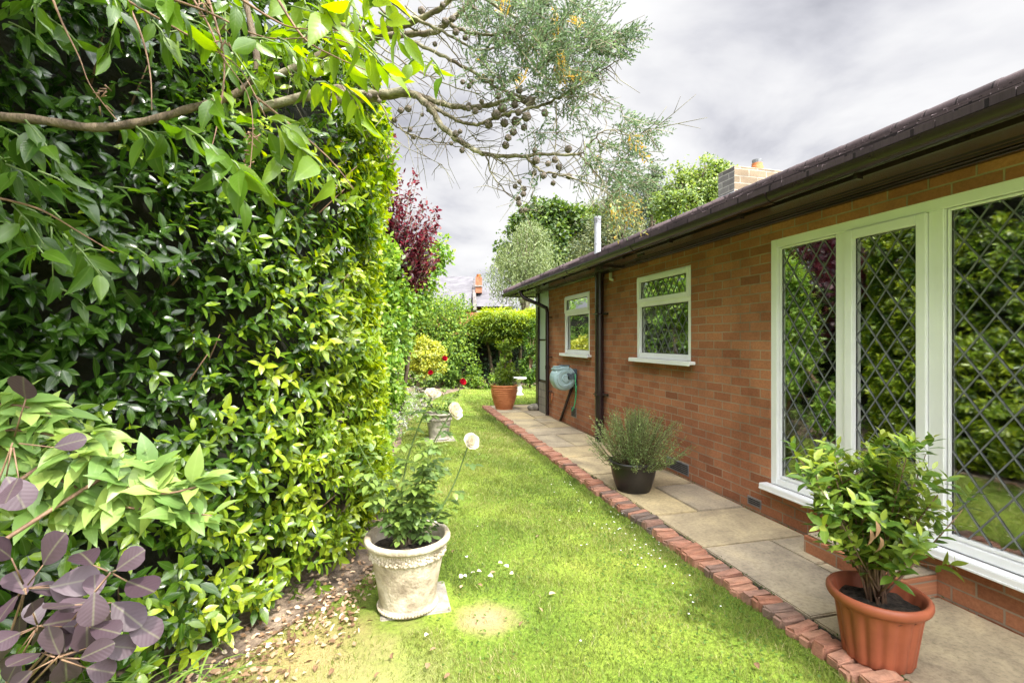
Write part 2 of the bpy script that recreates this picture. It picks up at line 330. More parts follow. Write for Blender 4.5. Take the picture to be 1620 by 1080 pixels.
def brickmat(name, c1, c2, mort, bw=.225, bh=.075, axis='YZ', dirt=True, mw=.011, off=.5, bstr=.9):
    m, nt = newmat(name); t = N(nt, 'ShaderNodeTexCoord'); s = N(nt, 'ShaderNodeSeparateXYZ'); nt.links.new(t.outputs['Object'], s.inputs[0])
    c = N(nt, 'ShaderNodeCombineXYZ'); nt.links.new(s.outputs[axis[0]], c.inputs[0]); nt.links.new(s.outputs[axis[1]], c.inputs[1])
    nw = N(nt, 'ShaderNodeTexNoise', ins={'Scale': 5.0, 'Detail': 3.0}); nt.links.new(c.outputs[0], nw.inputs['Vector'])
    wsub = N(nt, 'ShaderNodeVectorMath', operation='SUBTRACT', ins={1: (.5, .5, .5)}); nt.links.new(nw.outputs['Color'], wsub.inputs[0])
    wsc = N(nt, 'ShaderNodeVectorMath', operation='SCALE', ins={'Scale': .012}); nt.links.new(wsub.outputs[0], wsc.inputs[0])
    wad = N(nt, 'ShaderNodeVectorMath', operation='ADD'); nt.links.new(c.outputs[0], wad.inputs[0]); nt.links.new(wsc.outputs[0], wad.inputs[1])
    b = N(nt, 'ShaderNodeTexBrick', offset=off, ins={'Scale': 1.0, 'Mortar Size': mw*.5, 'Mortar Smooth': .2, 'Bias': 0.0, 'Brick Width': bw, 'Row Height': bh,
          'Color1': (0, 0, 0, 1), 'Color2': (1, 1, 1, 1), 'Mortar': (.5, .5, .5, 1)})
    nt.links.new(wad.outputs[0], b.inputs['Vector'])
    r = ramp(nt, [(0, c1), (.35, tuple(.55*a+.45*q for a, q in zip(c1, c2))), (.8, c2), (1, tuple(.78*q for q in c1))]); nt.links.new(b.outputs['Color'], r.inputs[0])
    n = N(nt, 'ShaderNodeTexNoise', ins={'Scale': 2.2, 'Detail': 7.0, 'Roughness': .65}); nt.links.new(c.outputs[0], n.inputs['Vector'])
    r2 = ramp(nt, [(.3, (.62, .60, .60)), (.55, (1, 1, 1)), (.75, (1.15, 1.1, 1.05))]); nt.links.new(n.outputs[0], r2.inputs[0])
    mu = N(nt, 'ShaderNodeMix', data_type='RGBA', blend_type='MULTIPLY'); mu.inputs[0].default_value = .8
    nt.links.new(r.outputs[0], mu.inputs[6]); nt.links.new(r2.outputs[0], mu.inputs[7])
    nf = N(nt, 'ShaderNodeTexNoise', ins={'Scale': 55.0, 'Detail': 5.0, 'Roughness': .7}); nt.links.new(c.outputs[0], nf.inputs['Vector'])
    r3 = ramp(nt, [(.32, (.68, .66, .66)), (.6, (1.1, 1.1, 1.1))]); nt.links.new(nf.outputs[0], r3.inputs[0])
    mu2 = N(nt, 'ShaderNodeMix', data_type='RGBA', blend_type='MULTIPLY'); mu2.inputs[0].default_value = .7
    nt.links.new(mu.outputs[2], mu2.inputs[6]); nt.links.new(r3.outputs[0], mu2.inputs[7])
    mm = N(nt, 'ShaderNodeMix', data_type='RGBA'); nt.links.new(b.outputs['Fac'], mm.inputs[0]); nt.links.new(mu2.outputs[2], mm.inputs[6])
    rm = ramp(nt, [(.35, tuple(.55*q for q in mort)), (.6, mort)]); nt.links.new(n.outputs[0], rm.inputs[0]); nt.links.new(rm.outputs[0], mm.inputs[7])
    p = principled(nt, mm.outputs[2], .88, .25)
    inv = N(nt, 'ShaderNodeMath', operation='SUBTRACT', ins={0: 1.0}); nt.links.new(b.outputs['Fac'], inv.inputs[1])
    ad = N(nt, 'ShaderNodeMath', operation='MULTIPLY_ADD', ins={1: .35}); nt.links.new(nf.outputs[0], ad.inputs[0]); nt.links.new(inv.outputs[0], ad.inputs[2])
    bump(nt, ad.outputs[0], p, bstr, .006); finish(nt, p.outputs[0]); return m
M['brick'] = brickmat('brick_wall', (.315, .118, .060), (.43, .183, .094), (.36, .265, .185))
M['brickx'] = brickmat('brick_wall_return', (.315, .118, .060), (.43, .183, .094), (.36, .265, .185), axis='XZ')
M['chimstoney'] = brickmat('chimney_stone_front', (.15, .115, .075), (.27, .205, .135), (.36, .32, .26), .34, .115, 'XZ', mw=.016, bstr=.6)
M['chimstonex'] = brickmat('chimney_stone_side', (.16, .15, .15), (.26, .25, .24), (.45, .43, .40), .34, .10, 'YZ', mw=.018, bstr=.6)
M['lowwall'] = brickmat('low_block_wall', (.24, .22, .18), (.32, .30, .25), (.20, .19, .16), .30, .14, 'YZ', mw=.02)
M['roof'] = brickmat('roof_tile', (.050, .036, .038), (.085, .062, .064), (.02, .014, .014), .30, .30, 'YX', mw=.02, off=0, bstr=.5)

# lawn
def lawnmat():
    m, nt = newmat('lawn'); co = coords(nt)
    a = N(nt, 'ShaderNodeTexNoise', ins={'Scale': 1.1, 'Detail': 5.0, 'Roughness': .6}); nt.links.new(co, a.inputs['Vector'])
    b = N(nt, 'ShaderNodeTexNoise', ins={'Scale': 55.0, 'Detail': 6.0, 'Roughness': .75}); nt.links.new(co, b.inputs['Vector'])
    r = ramp(nt, [(.32, (.10, .165, .020)), (.48, (.155, .225, .030)), (.6, (.21, .27, .04)), (.72, (.28, .295, .06))]); nt.links.new(a.outputs[0], r.inputs[0])
    r2 = ramp(nt, [(.3, (.35, .35, .3)), (.5, (.85, .9, .8)), (.68, (1.35, 1.3, 1.2))]); nt.links.new(b.outputs[0], r2.inputs[0])
    mu = N(nt, 'ShaderNodeMix', data_type='RGBA', blend_type='MULTIPLY'); mu.inputs[0].default_value = .9
    nt.links.new(r.outputs[0], mu.inputs[6]); nt.links.new(r2.outputs[0], mu.inputs[7])
    last = mu.outputs[2]
    def patch(last, cx, cy, rad, colr, soft=.6, amt=1.0):
        v = N(nt, 'ShaderNodeVectorMath', operation='DISTANCE', ins={1: (cx, cy, 0)}); nt.links.new(co, v.inputs[0])
        w = N(nt, 'ShaderNodeTexNoise', ins={'Scale': 7.0, 'Detail': 5.0}); nt.links.new(co, w.inputs['Vector'])
        ad = N(nt, 'ShaderNodeMath', operation='MULTIPLY_ADD', ins={1: rad*1.4}); nt.links.new(w.outputs[0], ad.inputs[0]); nt.links.new(v.outputs['Value'], ad.inputs[2])
        rr = ramp(nt, [(rad*(1.0), (amt,)*3), (rad*(1+soft)+rad*.7, (0, 0, 0))]); nt.links.new(ad.outputs[0], rr.inputs[0])
        x = N(nt, 'ShaderNodeMix', data_type='RGBA'); nt.links.new(rr.outputs[0], x.inputs[0]); nt.links.new(last, x.inputs[6]); x.inputs[7].default_value = (*colr, 1)
        return x.outputs[2]
    last = patch(last, .5, 2.43, .13, (.36, .25, .15), .5, 1.0)
    last = patch(last, -.35, 2.35, .34, (.33, .24, .11), .5, .8)
    last = patch(last, -.1, 2.0, .3, (.32, .28, .13), .8, .6)
    p = principled(nt, last, .9, .15); bump(nt, b.outputs[0], p, .8, .02); finish(nt, p.outputs[0]); return m
M['lawn'] = lawnmat()
def slabmat():
    m, nt = newmat('flagstone'); co = coords(nt); oi = nt.nodes.new('ShaderNodeObjectInfo')
    n = N(nt, 'ShaderNodeTexNoise', ins={'Scale': 2.6, 'Detail': 8.0, 'Roughness': .62, 'Distortion': .4}); nt.links.new(co, n.inputs['Vector'])
    r = ramp(nt, [(.28, (.19, .16, .12)), (.42, (.33, .28, .20)), (.55, (.44, .375, .26)), (.7, (.54, .45, .29))]); nt.links.new(n.outputs[0], r.inputs[0])
    r2 = ramp(nt, [(0, (.86, .83, .84)), (.35, (1, .98, .92)), (.7, (1.15, 1.06, .84)), (1, (.92, .87, .80))]); nt.links.new(oi.outputs['Random'], r2.inputs[0])
    mu = N(nt, 'ShaderNodeMix', data_type='RGBA', blend_type='MULTIPLY'); mu.inputs[0].default_value = 1; nt.links.new(r.outputs[0], mu.inputs[6]); nt.links.new(r2.outputs[0], mu.inputs[7])
    f = N(nt, 'ShaderNodeTexNoise', ins={'Scale': 45.0, 'Detail': 6.0, 'Roughness': .7}); nt.links.new(co, f.inputs['Vector'])
    r3 = ramp(nt, [(.3, (.6, .6, .58)), (.55, (1.05, 1.05, 1.05))]); nt.links.new(f.outputs[0], r3.inputs[0])
    m2 = N(nt, 'ShaderNodeMix', data_type='RGBA', blend_type='MULTIPLY'); m2.inputs[0].default_value = .8; nt.links.new(mu.outputs[2], m2.inputs[6]); nt.links.new(r3.outputs[0], m2.inputs[7])
    p = principled(nt, m2.outputs[2], .8, .3)
    ad = N(nt, 'ShaderNodeMath', operation='MULTIPLY_ADD', ins={1: .3}); nt.links.new(f.outputs[0], ad.inputs[0]); nt.links.new(n.outputs[0], ad.inputs[2])
    bump(nt, ad.outputs[0], p, .5, .02); finish(nt, p.outputs[0]); return m
M['slab'] = slabmat()
def edgemat():
    m, nt = newmat('edging_brick'); co = coords(nt); oi = nt.nodes.new('ShaderNodeObjectInfo')
    r = ramp(nt, [(0, (.33, .15, .095)), (.3, (.44, .235, .155)), (.6, (.38, .185, .125)), (.8, (.26, .16, .12)), (1, (.15, .12, .10))]); nt.links.new(oi.outputs['Random'], r.inputs[0])
    n = N(nt, 'ShaderNodeTexNoise', ins={'Scale': 14.0, 'Detail': 8.0, 'Roughness': .7}); nt.links.new(co, n.inputs['Vector'])
    r2 = ramp(nt, [(.3, (.45, .45, .42)), (.5, (.95, .95, .95)), (.7, (1.25, 1.2, 1.15))]); nt.links.new(n.outputs[0], r2.inputs[0])
    mu = N(nt, 'ShaderNodeMix', data_type='RGBA', blend_type='MULTIPLY'); mu.inputs[0].default_value = 1; nt.links.new(r.outputs[0], mu.inputs[6]); nt.links.new(r2.outputs[0], mu.inputs[7])
    p = principled(nt, mu.outputs[2], .9, .2); bump(nt, n.outputs[0], p, .9, .012); finish(nt, p.outputs[0]); return m
M['edge'] = edgemat()
def glassmat():
    m, nt = newmat('window_glass')
    tr = nt.nodes.new('ShaderNodeBsdfTransparent'); tr.inputs[0].default_value = (.80, .84, .82, 1)
    gl = nt.nodes.new('ShaderNodeBsdfGlossy'); gl.inputs['Roughness'].default_value = 0.03; gl.inputs[0].default_value = (.95, .97, .95, 1)
    lw = N(nt, 'ShaderNodeFresnel', ins={'IOR': 2.1}); co = coords(nt)
    w = N(nt, 'ShaderNodeTexNoise', ins={'Scale': 1.8, 'Detail': 1.0}); nt.links.new(co, w.inputs['Vector'])
    b = N(nt, 'ShaderNodeBump', ins={'Strength': .10, 'Distance': .02}); nt.links.new(w.outputs[0], b.inputs['Height']); nt.links.new(b.outputs[0], gl.inputs['Normal'])
    ml = N(nt, 'ShaderNodeMath', operation='MULTIPLY_ADD', ins={1: 1.15, 2: .22}, use_clamp=True); nt.links.new(lw.outputs[0], ml.inputs[0])
    mi = nt.nodes.new('ShaderNodeMixShader'); nt.links.new(ml.outputs[0], mi.inputs[0]); nt.links.new(tr.outputs[0], mi.inputs[1]); nt.links.new(gl.outputs[0], mi.inputs[2])
    finish(nt, mi.outputs[0]); return m
M['glass'] = glassmat()
def frosted():
    m, nt = newmat('obscured_glass'); p = principled(nt, (.40, .47, .42), .35, .5); finish(nt, p.outputs[0]); return m
M['frost'] = frosted()
# ---------------------------------------------------------------- ground
GZ = -.04                                      # lawn level; paving tops lie at 0
lb = MB(); lb.add([(-200, -60, GZ), (200, -60, GZ), (200, 400, GZ), (-200, 400, GZ)], [(0, 1, 2, 3)])
tag(lb.build('lawn', M['lawn']), kind='structure')
HEDGE = [(-3.4, 1.0), (-1.75, 1.6), (-.92, 2.32), (-.37, 2.98), (-.13, 3.5), (-.10, 4.3), (-.25, 4.9), (-.9, 5.35), (-1.6, 5.5)]
# flower bed under the hedge and along the left
bedp = [(-6, .2), (-2.2, .6), (-1.45, 1.5), (-.85, 2.1), (-.50, 2.55), (-.2, 2.85), (-.02, 3.2), (.0, 3.6), (.0, 4.6), (.05, 5.6), (.22, 6.8), (.3, 8), (.5, 9), (.75, 10.2), (1.3, 12.2), (2.2, 13.9), (4.5, 14.6), (12, 15), (12, 22), (-8, 22)]
bb = MB(); bb.add([(x, y, GZ+.004) for x, y in bedp], [tuple(range(len(bedp)))]); tag(bb.build('flower_bed', M['earth']), kind='structure')
pb = MB(); pb.box(2.0, 2.86, -3, 8.2, -.3, -.016); pb.box(2.03, 6, 8.2, 10.1, -.3, -.0165)
path = tag(pb.build('path', M['soil']), kind='structure')
def slab(x0, x1, y0, y1, g=.007):
    m = MB(); j = lambda: random.uniform(-.004, .004); dz = random.uniform(-.003, .003)
    m.box(x0+g+j(), x1-g+j(), y0+g+j(), y1-g+j(), -.05, dz)
    # small irregular edges: slab outline gets a slight chipped shape from a bevel
    o = m.build('paving_slab', M['slab'], path, bevel=.006, seg=2)
    return o
rows = [(-.6, .3, 0), (.3, 1.13, 2.46), (1.13, 1.97, 0), (1.97, 2.81, 2.53), (2.81, 3.42, 0), (3.42, 4.1, 2.42), (4.1, 4.6, 0), (4.6, 5.35, 2.5), (5.35, 5.9, 0), (5.9, 6.7, 2.38), (6.7, 7.25, 0), (7.25, 8.15, 2.48)]
for i, (a, b, sp_) in enumerate(rows):
    if sp_ == 0: slab(2.02, 2.845, a, b)
    else:
        slab(2.02, sp_, a, b)
        if i % 4 == 1: slab(sp_, 2.845, a, b)
        else: slab(sp_, 2.845, a, (a+b)/2+.05); slab(sp_, 2.845, (a+b)/2+.05, b)
for (x0, x1, a, b) in [(2.05, 2.55, 8.15, 8.9), (2.05, 2.55, 8.9, 9.4), (2.55, 3.25, 8.42, 9.1), (2.55, 2.86, 8.15, 8.42), (2.55, 3.1, 9.1, 9.95), (2.05, 2.55, 9.4, 9.95), (3.1, 3.9, 9.27, 9.95), (3.9, 4.8, 9.27, 9.95)]:
    slab(x0, x1, a, b)

# brick edging, each brick its own part
edg = empty('brick_edging', (1.93, 1.3, -.04), 'row of worn red bricks set on edge between the lawn and the paving', 'edging')
def ex(s): return 1.925 + max(0, (s-4))*.014
protos = []
for k in range(7):
    m = MB(); L = random.uniform(.135, .165); m.box(-L/2, L/2, -.033, .033, -.09, .0)
    me_o = m.build('brick', M['edge'], None, bevel=random.uniform(.006, .013), seg=2); me = me_o.data
    for v in me.vertices:
        v.co += Vector((random.uniform(-.004, .004), random.uniform(-.004, .004), random.uniform(-.005, .004)))
    bpy.data.objects.remove(me_o); protos.append(me)
s_ = 1.32; cnt = 0; rest = MB()
while s_ < 9.85:
    M_ = Matrix.Translation((ex(s_)+random.uniform(-.012, .012), s_, .012+random.uniform(-.012, .008))) @ Matrix.Rotation(random.gauss(0, .08), 4, 'Z') @ Matrix.Rotation(random.gauss(0, .05), 4, 'X') @ Matrix.Rotation(random.gauss(0, .04), 4, 'Y')
    if cnt < 99:
        o = bpy.data.objects.new('brick', random.choice(protos)); col.objects.link(o); o.parent = edg
        o.matrix_local = Matrix.Translation(-edg.location) @ M_
    else:
        rest.box(-.075, .075, -.033, .033, -.09, 0, M_)
    cnt += 1; s_ += random.uniform(.071, .081)
tag(rest.build('brick', M['edge'], edg), kind='stuff')

# ---------------------------------------------------------------- the bungalow
WX = 2.86
house = empty('brick_bungalow', (WX, 3, 0), 'long red brick bungalow with dark brown gutter and white framed windows', 'house')
w = MB(); T = .25
def wallbox(y0, y1, z0, z1): w.box(WX, WX+T, y0, y1, z0, z1)
wallbox(-4, .10, -.3, 2.33); wallbox(.10, 3.16, -.3, .262); wallbox(.10, 3.16, 2.116, 2.33); wallbox(3.16, 4.167, -.3, 2.33)
wallbox(4.167, 5.225, -.3, 1.15); wallbox(4.167, 5.225, 2.083, 2.33); wallbox(5.225, 6.584, -.3, 2.33)
wallbox(6.584, 7.612, -.3, 1.14); wallbox(6.584, 7.612, 2.06, 2.33); wallbox(7.612, 8.40, -.3, 2.33)
wall = w.build('wall', M['brick'], house)
w = MB(); w.box(WX+.1, 8.2, 9.15, 9.30, -.3, 2.3); w.build('wall', M['brickx'], house)
w = MB(); w.box(8.2, 8.45, -4, 9.3, -.3, 2.3); w.box(WX+.25, 8.2, -4.25, -4, -.3, 2.3); w.build('wall', M['brick'], house)
# room behind the glass
r = MB(); r.box(WX+.26, 6.2, -3.9, 8.3, .02, .05); r.box(WX+.26, 6.2, -3.9, 8.3, 2.3, 2.33); r.box(6.2, 6.25, -3.9, 8.3, 0, 2.4)
r.box(WX+.26, 6.2, 3.6, 3.68, .05, 2.3); r.box(WX+.26, 6.2, 5.7, 5.78, .05, 2.3)
r.build('interior_wall', M['room'], house)
def bar(m, y0, y1, z0, z1, x0=WX+.012, x1=WX+.075): m.box(x0, x1, y0, y1, z0, z1)
def ringframe(y0, y1, z0, z1, t, x0, x1, parent, name='frame', bot=None):
    bt = bot or t; m = MB()
    bar(m, y0, y0+t, z0, z1, x0, x1); bar(m, y1-t, y1, z0, z1, x0, x1)
    bar(m, y0+t, y1-t, z1-t, z1, x0, x1); bar(m, y0+t, y1-t, z0, z0+bt, x0, x1)
    return m.build(name, M['upvc'], parent, bevel=.004, seg=2)
def lattice(y0, y1, z0, z1, pw, ph, x, parent, hw=.0034):
    m = MB(); sl_ = ph/pw
    for sg in (1, -1):
        k = -60
        while k < 60:
            # line z = z0 + sg*sl*(y - yk)
            yk = (y0+y1)/2 + (k+.5)*pw/1.0; pts = []
            for yy in (y0, y1):
                z = (z0+z1)/2 + sg*sl_*(yy-yk)
                if z0 <= z <= z1: pts.append((yy, z))
            for zb in (z0, z1):
                yy = yk + (zb-(z0+z1)/2)/(sg*sl_)
                if y0 < yy < y1: pts.append((yy, zb))
            k += 1
            if len(pts) < 2: continue
            a, b = Vector((0, *pts[0])), Vector((0, *pts[1])); d = (b-a)
            if d.length < .02: continue
            d.normalize(); n_ = Vector((0, -d.z, d.y))*hw; xo = x - (.0015 if sg > 0 else .0)
            p = [Vector((xo, 0, 0))+a+n_, Vector((xo, 0, 0))+b+n_, Vector((xo, 0, 0))+b-n_, Vector((xo, 0, 0))+a-n_]
            q = [v_+Vector((-.003, 0, 0)) for v_ in p]
            m.add(p+q, [(0, 1, 2, 3), (7, 6, 5, 4), (0, 4, 5, 1), (1, 5, 6, 2), (2, 6, 7, 3), (3, 7, 4, 0)])
    return m.build('lead_lattice', M['lead'], parent)
def pane(y0, y1, z0, z1, x, parent):
    m = MB(); m.box(x, x+.006, y0, y1, z0, z1); o = m.build('glass_pane', M['glass'], parent)
    g = MB(); t = .012                         # black rubber gasket
    g.box(x-.004, x-.0005, y0, y0+t, z0, z1); g.box(x-.004, x-.0005, y1-t, y1, z0, z1); g.box(x-.004, x-.0005, y0+t, y1-t, z1-t, z1); g.box(x-.004, x-.0005, y0+t, y1-t, z0, z0+t*.6)
    g.build('gasket', M['mesh'], parent)
def sill(y0, y1, z, parent, h=.032, out=.07):
    m = MB(); m.box(WX-out, WX+.05, y0, y1, z-h, z); m.box(WX-out-.004, WX-out+.012, y0, y1, z-h-.012, z-h+.004)
    m.build('window_sill', M['upvc'], parent, bevel=.004, seg=2)
X0 = WX+.006; X1 = WX+.07
win = ringframe(.10, 3.16, .262, 2.116, .062, X0, X1, house, 'window', bot=.05); tag(win, 'wide floor level window with diamond leaded panes')
m = MB()
for (a, b) in [(2.53, 2.60), (1.955, 2.03), (.90, .97)]: m = MB(); bar(m, a, b, .312, 2.054, X0+.001, X1); m.build('mullion', M['upvc'], win, bevel=.003)
ringframe(2.605, 3.095, .315, 2.051, .012, X0+.02, X1, win, 'frame', bot=.02); pane(2.61, 3.09, .32, 2.05, WX+.045, win); lattice(2.62, 3.08, .335, 2.04, .13, .19, WX+.044, win)
ringframe(2.033, 2.527, .315, 2.051, .055, X0-.014, X0+.04, win, 'opening_sash'); pane(2.08, 2.48, .36, 2.005, WX+.03, win); lattice(2.088, 2.472, .37, 1.996, .13, .19, WX+.029, win)
ringframe(.975, 1.95, .315, 2.051, .012, X0+.02, X1, win, 'frame', bot=.02); pane(.98, 1.945, .32, 2.05, WX+.045, win); lattice(.99, 1.935, .335, 2.04, .14, .195, WX+.044, win)
pane(.16, .90, .32, 2.05, WX+.045, win); lattice(.17, .89, .335, 2.04, .14, .195, WX+.044, win)
sill(.06, 3.20, .262, win)
def casement(y0, y1, z0, z1, zt, lat, label):
    wf = ringframe(y0, y1, z0, z1, .055, X0, X1, house, 'window', bot=.06); tag(wf, label)
    m = MB(); bar(m, y0+.055, y1-.055, zt-.03, zt+.02, X0+.001, X1); m.build('transom', M['upvc'], wf, bevel=.003)
    ringframe(y0+.02, y1-.02, zt+.012, z1-.018, .05, X0-.016, X0+.03, wf, 'opening_sash'); pane(y0+.068, y1-.068, zt+.06, z1-.065, WX+.025, wf)
    pane(y0+.052, y1-.052, z0+.058, zt-.028, WX+.045, wf)
    if lat:
        lattice(y0+.08, y1-.08, zt+.07, z1-.075, .10, .13, WX+.024, wf, .002); lattice(y0+.07, y1-.07, z0+.07, zt-.035, .13, .18, WX+.044, wf, .0025)
    sill(y0-.07, y1+.07, z0, wf)
casement(4.167, 5.225, 1.15, 2.083, 1.765, True, 'white window nearest the wide leaded window, faint diamond lattice')
casement(6.584, 7.612, 1.14, 2.06, 1.77, False, 'small white window above the hose reel')
# glazed section at the far corner
gs = MB(); gs.box(WX+.02, WX+.07, 8.44, 9.02, .60, 2.25); gpan = gs.build('glazed_panel', M['frost'], house)
gs = MB(); gs.box(WX+.005, WX+.08, 8.405, 8.45, .56, 2.25); gs.box(WX-.02, WX+.09, 9.0, 9.14, 0, 2.25); gs.box(WX+.005, WX+.082, 8.45, 9.0, .56, .61); gs.box(WX+.01, WX+.081, 8.45, 9.0, 1.34, 1.37)
gs.build('timber_frame', M['brown'], house, bevel=.003)
gs = MB(); gs.box(WX-.002, WX+.2, 8.40, 9.0, -.1, .56); gs.build('low_wall', M['lowwall'], house)
# step under the wide window, vents
st = MB(); st.box(2.61, WX-.001, 1.98, 2.60, -.05, .105); st.build('step', M['brick'], house, bevel=.004)
st = MB(); st.box(2.63, WX-.001, 1.98, 2.59, .1055, .122); st.build('step_slab', M['slab'], house, bevel=.006)
def vent(y0, y1, z0, z1, mat, n, parent=house, name='air_vent'):
    m = MB(); t = .012; m.box(WX-.004, WX+.02, y0, y1, z0, z1)
    o = m.build(name, mat, parent, bevel=.002)
    g = MB(); nn = max(2, int((y1-y0)/(.018)))
    for i in range(nn):
        for j in range(n):
            ya = y0+t+(y1-y0-2*t)*(i+.15)/nn; yb = y0+t+(y1-y0-2*t)*(i+.85)/nn
            za_ = z0+t+(z1-z0-2*t)*(j+.15)/n; zb = z0+t+(z1-z0-2*t)*(j+.85)/n
            g.box(WX-.0065, WX-.003, ya, yb, za_, zb)
    g.build('vent_hole', M['mesh'], o)
vent(7.09, 7.31, .155, .305, M['ventclay'], 6)
vent(4.20, 4.60, .03, .145, M['lead'], 5)
vent(3.25, 3.40, .03, .10, M['ventclay'], 3)
# eaves
ge = MB(); ge.box(2.485, 2.505, -4, 9.9, 2.235, 2.335); ge.box(2.505, 8.8, 9.88, 9.9, 2.235, 2.335); ge.build('fascia', M['brown'], house)
ge = MB(); ge.box(2.505, WX+.1, -4, 9.88, 2.25, 2.262); ge.box(WX+.1, 8.8, 9.3, 9.88, 2.25, 2.262)
for i in range(2): ge.box(2.70+i*.05, 2.712+i*.05, -4, 9.86, 2.243, 2.2505)
ge.build('soffit', M['soffit'], house)
ge = MB(); ge.box(2.815, WX, -4, 8.9, 2.228, 2.2495); ge.box(2.79, 2.815, -4, 8.9, 2.238, 2.2495); ge.build('trim', M['brown'], house, bevel=.004)
ge = MB(); ge.tube([(2.60, 4.6, 2.242), (2.60, 4.72, 2.242)], .012, 6); ge.box(2.52, 2.80, 5.42, 5.45, 2.225, 2.25); ge.build('bracket', M['brown'], house)
# half round gutter
def gutter(path_pts, name='gutter'):
    m = MB(); n = 12; R = .058
    a, b, nrm = path_pts
    prof = [(R*math.cos(PI+PI*k/n), R*math.sin(PI+PI*k/n)) for k in range(n+1)]; prof2 = [(p[0]*.92, p[1]*.92) for p in prof[::-1]]
    pr = prof+prof2; L = len(pr)
    vs = []
    for P in (a, b):
        for (q, z) in pr: vs.append(Vector(P)+Vector(nrm)*q+Vector((0, 0, z)))
    fs = [(i, (i+1) % L, L+(i+1) % L, L+i) for i in range(L)] + [tuple(range(L-1, -1, -1)), tuple(range(L, 2*L))]
    m.add(vs, fs); return m
GX = 2.425
gm = gutter(((GX, -4, 2.30), (GX, 9.98, 2.30), (1, 0, 0)))
for v, f in [(gutter(((GX-.058, 9.98, 2.2995), (8.8, 9.98, 2.2995), (0, -1, 0))), 0)]: gm.add(v.v, v.f)
gut = gm.build('gutter', M['brown'], house, smooth=True, auto=True)
for yy in (0.9, 2.7, 4.5, 6.3, 8.1):
    R = .064; n = 12; um = MB()
    vs = []; 
    for y_ in (yy-.045, yy+.045):
        for rr in (R, R*.9):
            for k in range(n+1): vs.append((GX+rr*math.cos(PI+PI*k/n), y_, 2.301+rr*math.sin(PI+PI*k/n)))
    L = n+1; fs = []
    for k in range(n):
        fs += [(k, k+1, 2*L+k+1, 2*L+k), (L+k, 3*L+k, 3*L+k+1, L+k+1), (k, L+k, L+k+1, k+1), (2*L+k, 2*L+k+1, 3*L+k+1, 3*L+k)]
    um.add(vs, fs); um.build('gutter_union', M['brown'], gut, smooth=True, auto=True)
for yy in np.arange(.3, 9.8, .9): um = MB(); um.box(GX+.02, 2.486, yy-.012, yy+.012, 2.22, 2.27); um.build('gutter_bracket', M['brown'], gut)
# pipes
m = MB(); m.tube([(2.785, 6.09, 2.25), (2.785, 6.09, .0)], .058, 20); m.tube([(2.785, 6.09, .66), (2.785, 6.09, .60)], .066, 20); m.tube([(2.785, 6.09, 2.2), (2.785, 6.09, 2.25)], .066, 20)
dp = m.build('downpipe', M['brown'], house, smooth=True, auto=True); tag(dp, 'thick brown soil pipe between the two small windows')
m = MB()
for z in (.63, 1.7): m = MB(); m.tube([(2.80, 6.03, z), (2.86, 5.97, z)], .014, 6); m.box(2.72, 2.85, 6.02, 6.15, z-.008, z+.008); m.build('pipe_clip', M['brown'], dp)
pts = [(GX, 8.72, 2.26), (GX+.005, 8.70, 2.17), (GX+.06, 8.66, 2.11), (2.70, 8.42, 1.98), (2.79, 8.33, 1.92), (2.80, 8.31, 1.84), (2.80, 8.31, .02)]
m = MB(); m.tube(pts, .034, 16); m.tube([(2.80, 8.31, .9), (2.80, 8.31, .84)], .04, 16); m.tube([(GX, 8.72, 2.27), (GX, 8.72, 2.21)], .042, 16)
dp = m.build('downpipe', M['brown'], house, smooth=True, auto=True); tag(dp, 'thin brown rainwater pipe bending down from the gutter end')
m = MB()
for z in (.45, 1.05, 1.75): m = MB(); m.tube([(2.80, 8.25, z), (2.86, 8.22, z)], .01, 6); m.build('pipe_clip', M['brown'], dp)
m = MB(); m.tube([(2.83, 5.85, 2.22), (2.83, 5.85, 2.14), (2.83, 5.79, 2.125)], .02, 10); m.build('overflow_pipe', M['bracket'], house, smooth=True)
m = MB(); m.tube([(2.83, 8.2, .25), (2.83, 8.16, .32), (2.84, 8.17, .42)], .012, 8); m.build('outside_tap', M['claypot'], house, smooth=True)
m = MB(); m.tube([(2.83, 7.2, .62), (2.83, 7.72, .02)], .022, 10); m.build('waste_pipe', M['brown'], house, smooth=True)
# flue
m = MB(); m.lathe([(.058, 2.6), (.058, 3.02), (.062, 3.02), (.062, 3.05), (.056, 3.05), (.056, 3.36), (.061, 3.36), (.061, 3.48), (.063, 3.48), (.063, 3.5), (.001, 3.51)], (3.6, 7.95, 0), 28)
fl = m.build('flue', M['steel'], house, smooth=True, auto=True)
m = MB()
for k in range(14):
    a = 2*PI*k/14; R_ = Matrix.Translation((3.6, 7.95, 0)) @ Matrix.Rotation(a, 4, 'Z'); m.box(.0600, .0625, -.0055, .0065, 3.375, 3.465, R_)
m.build('flue_slot', M['mesh'], fl)
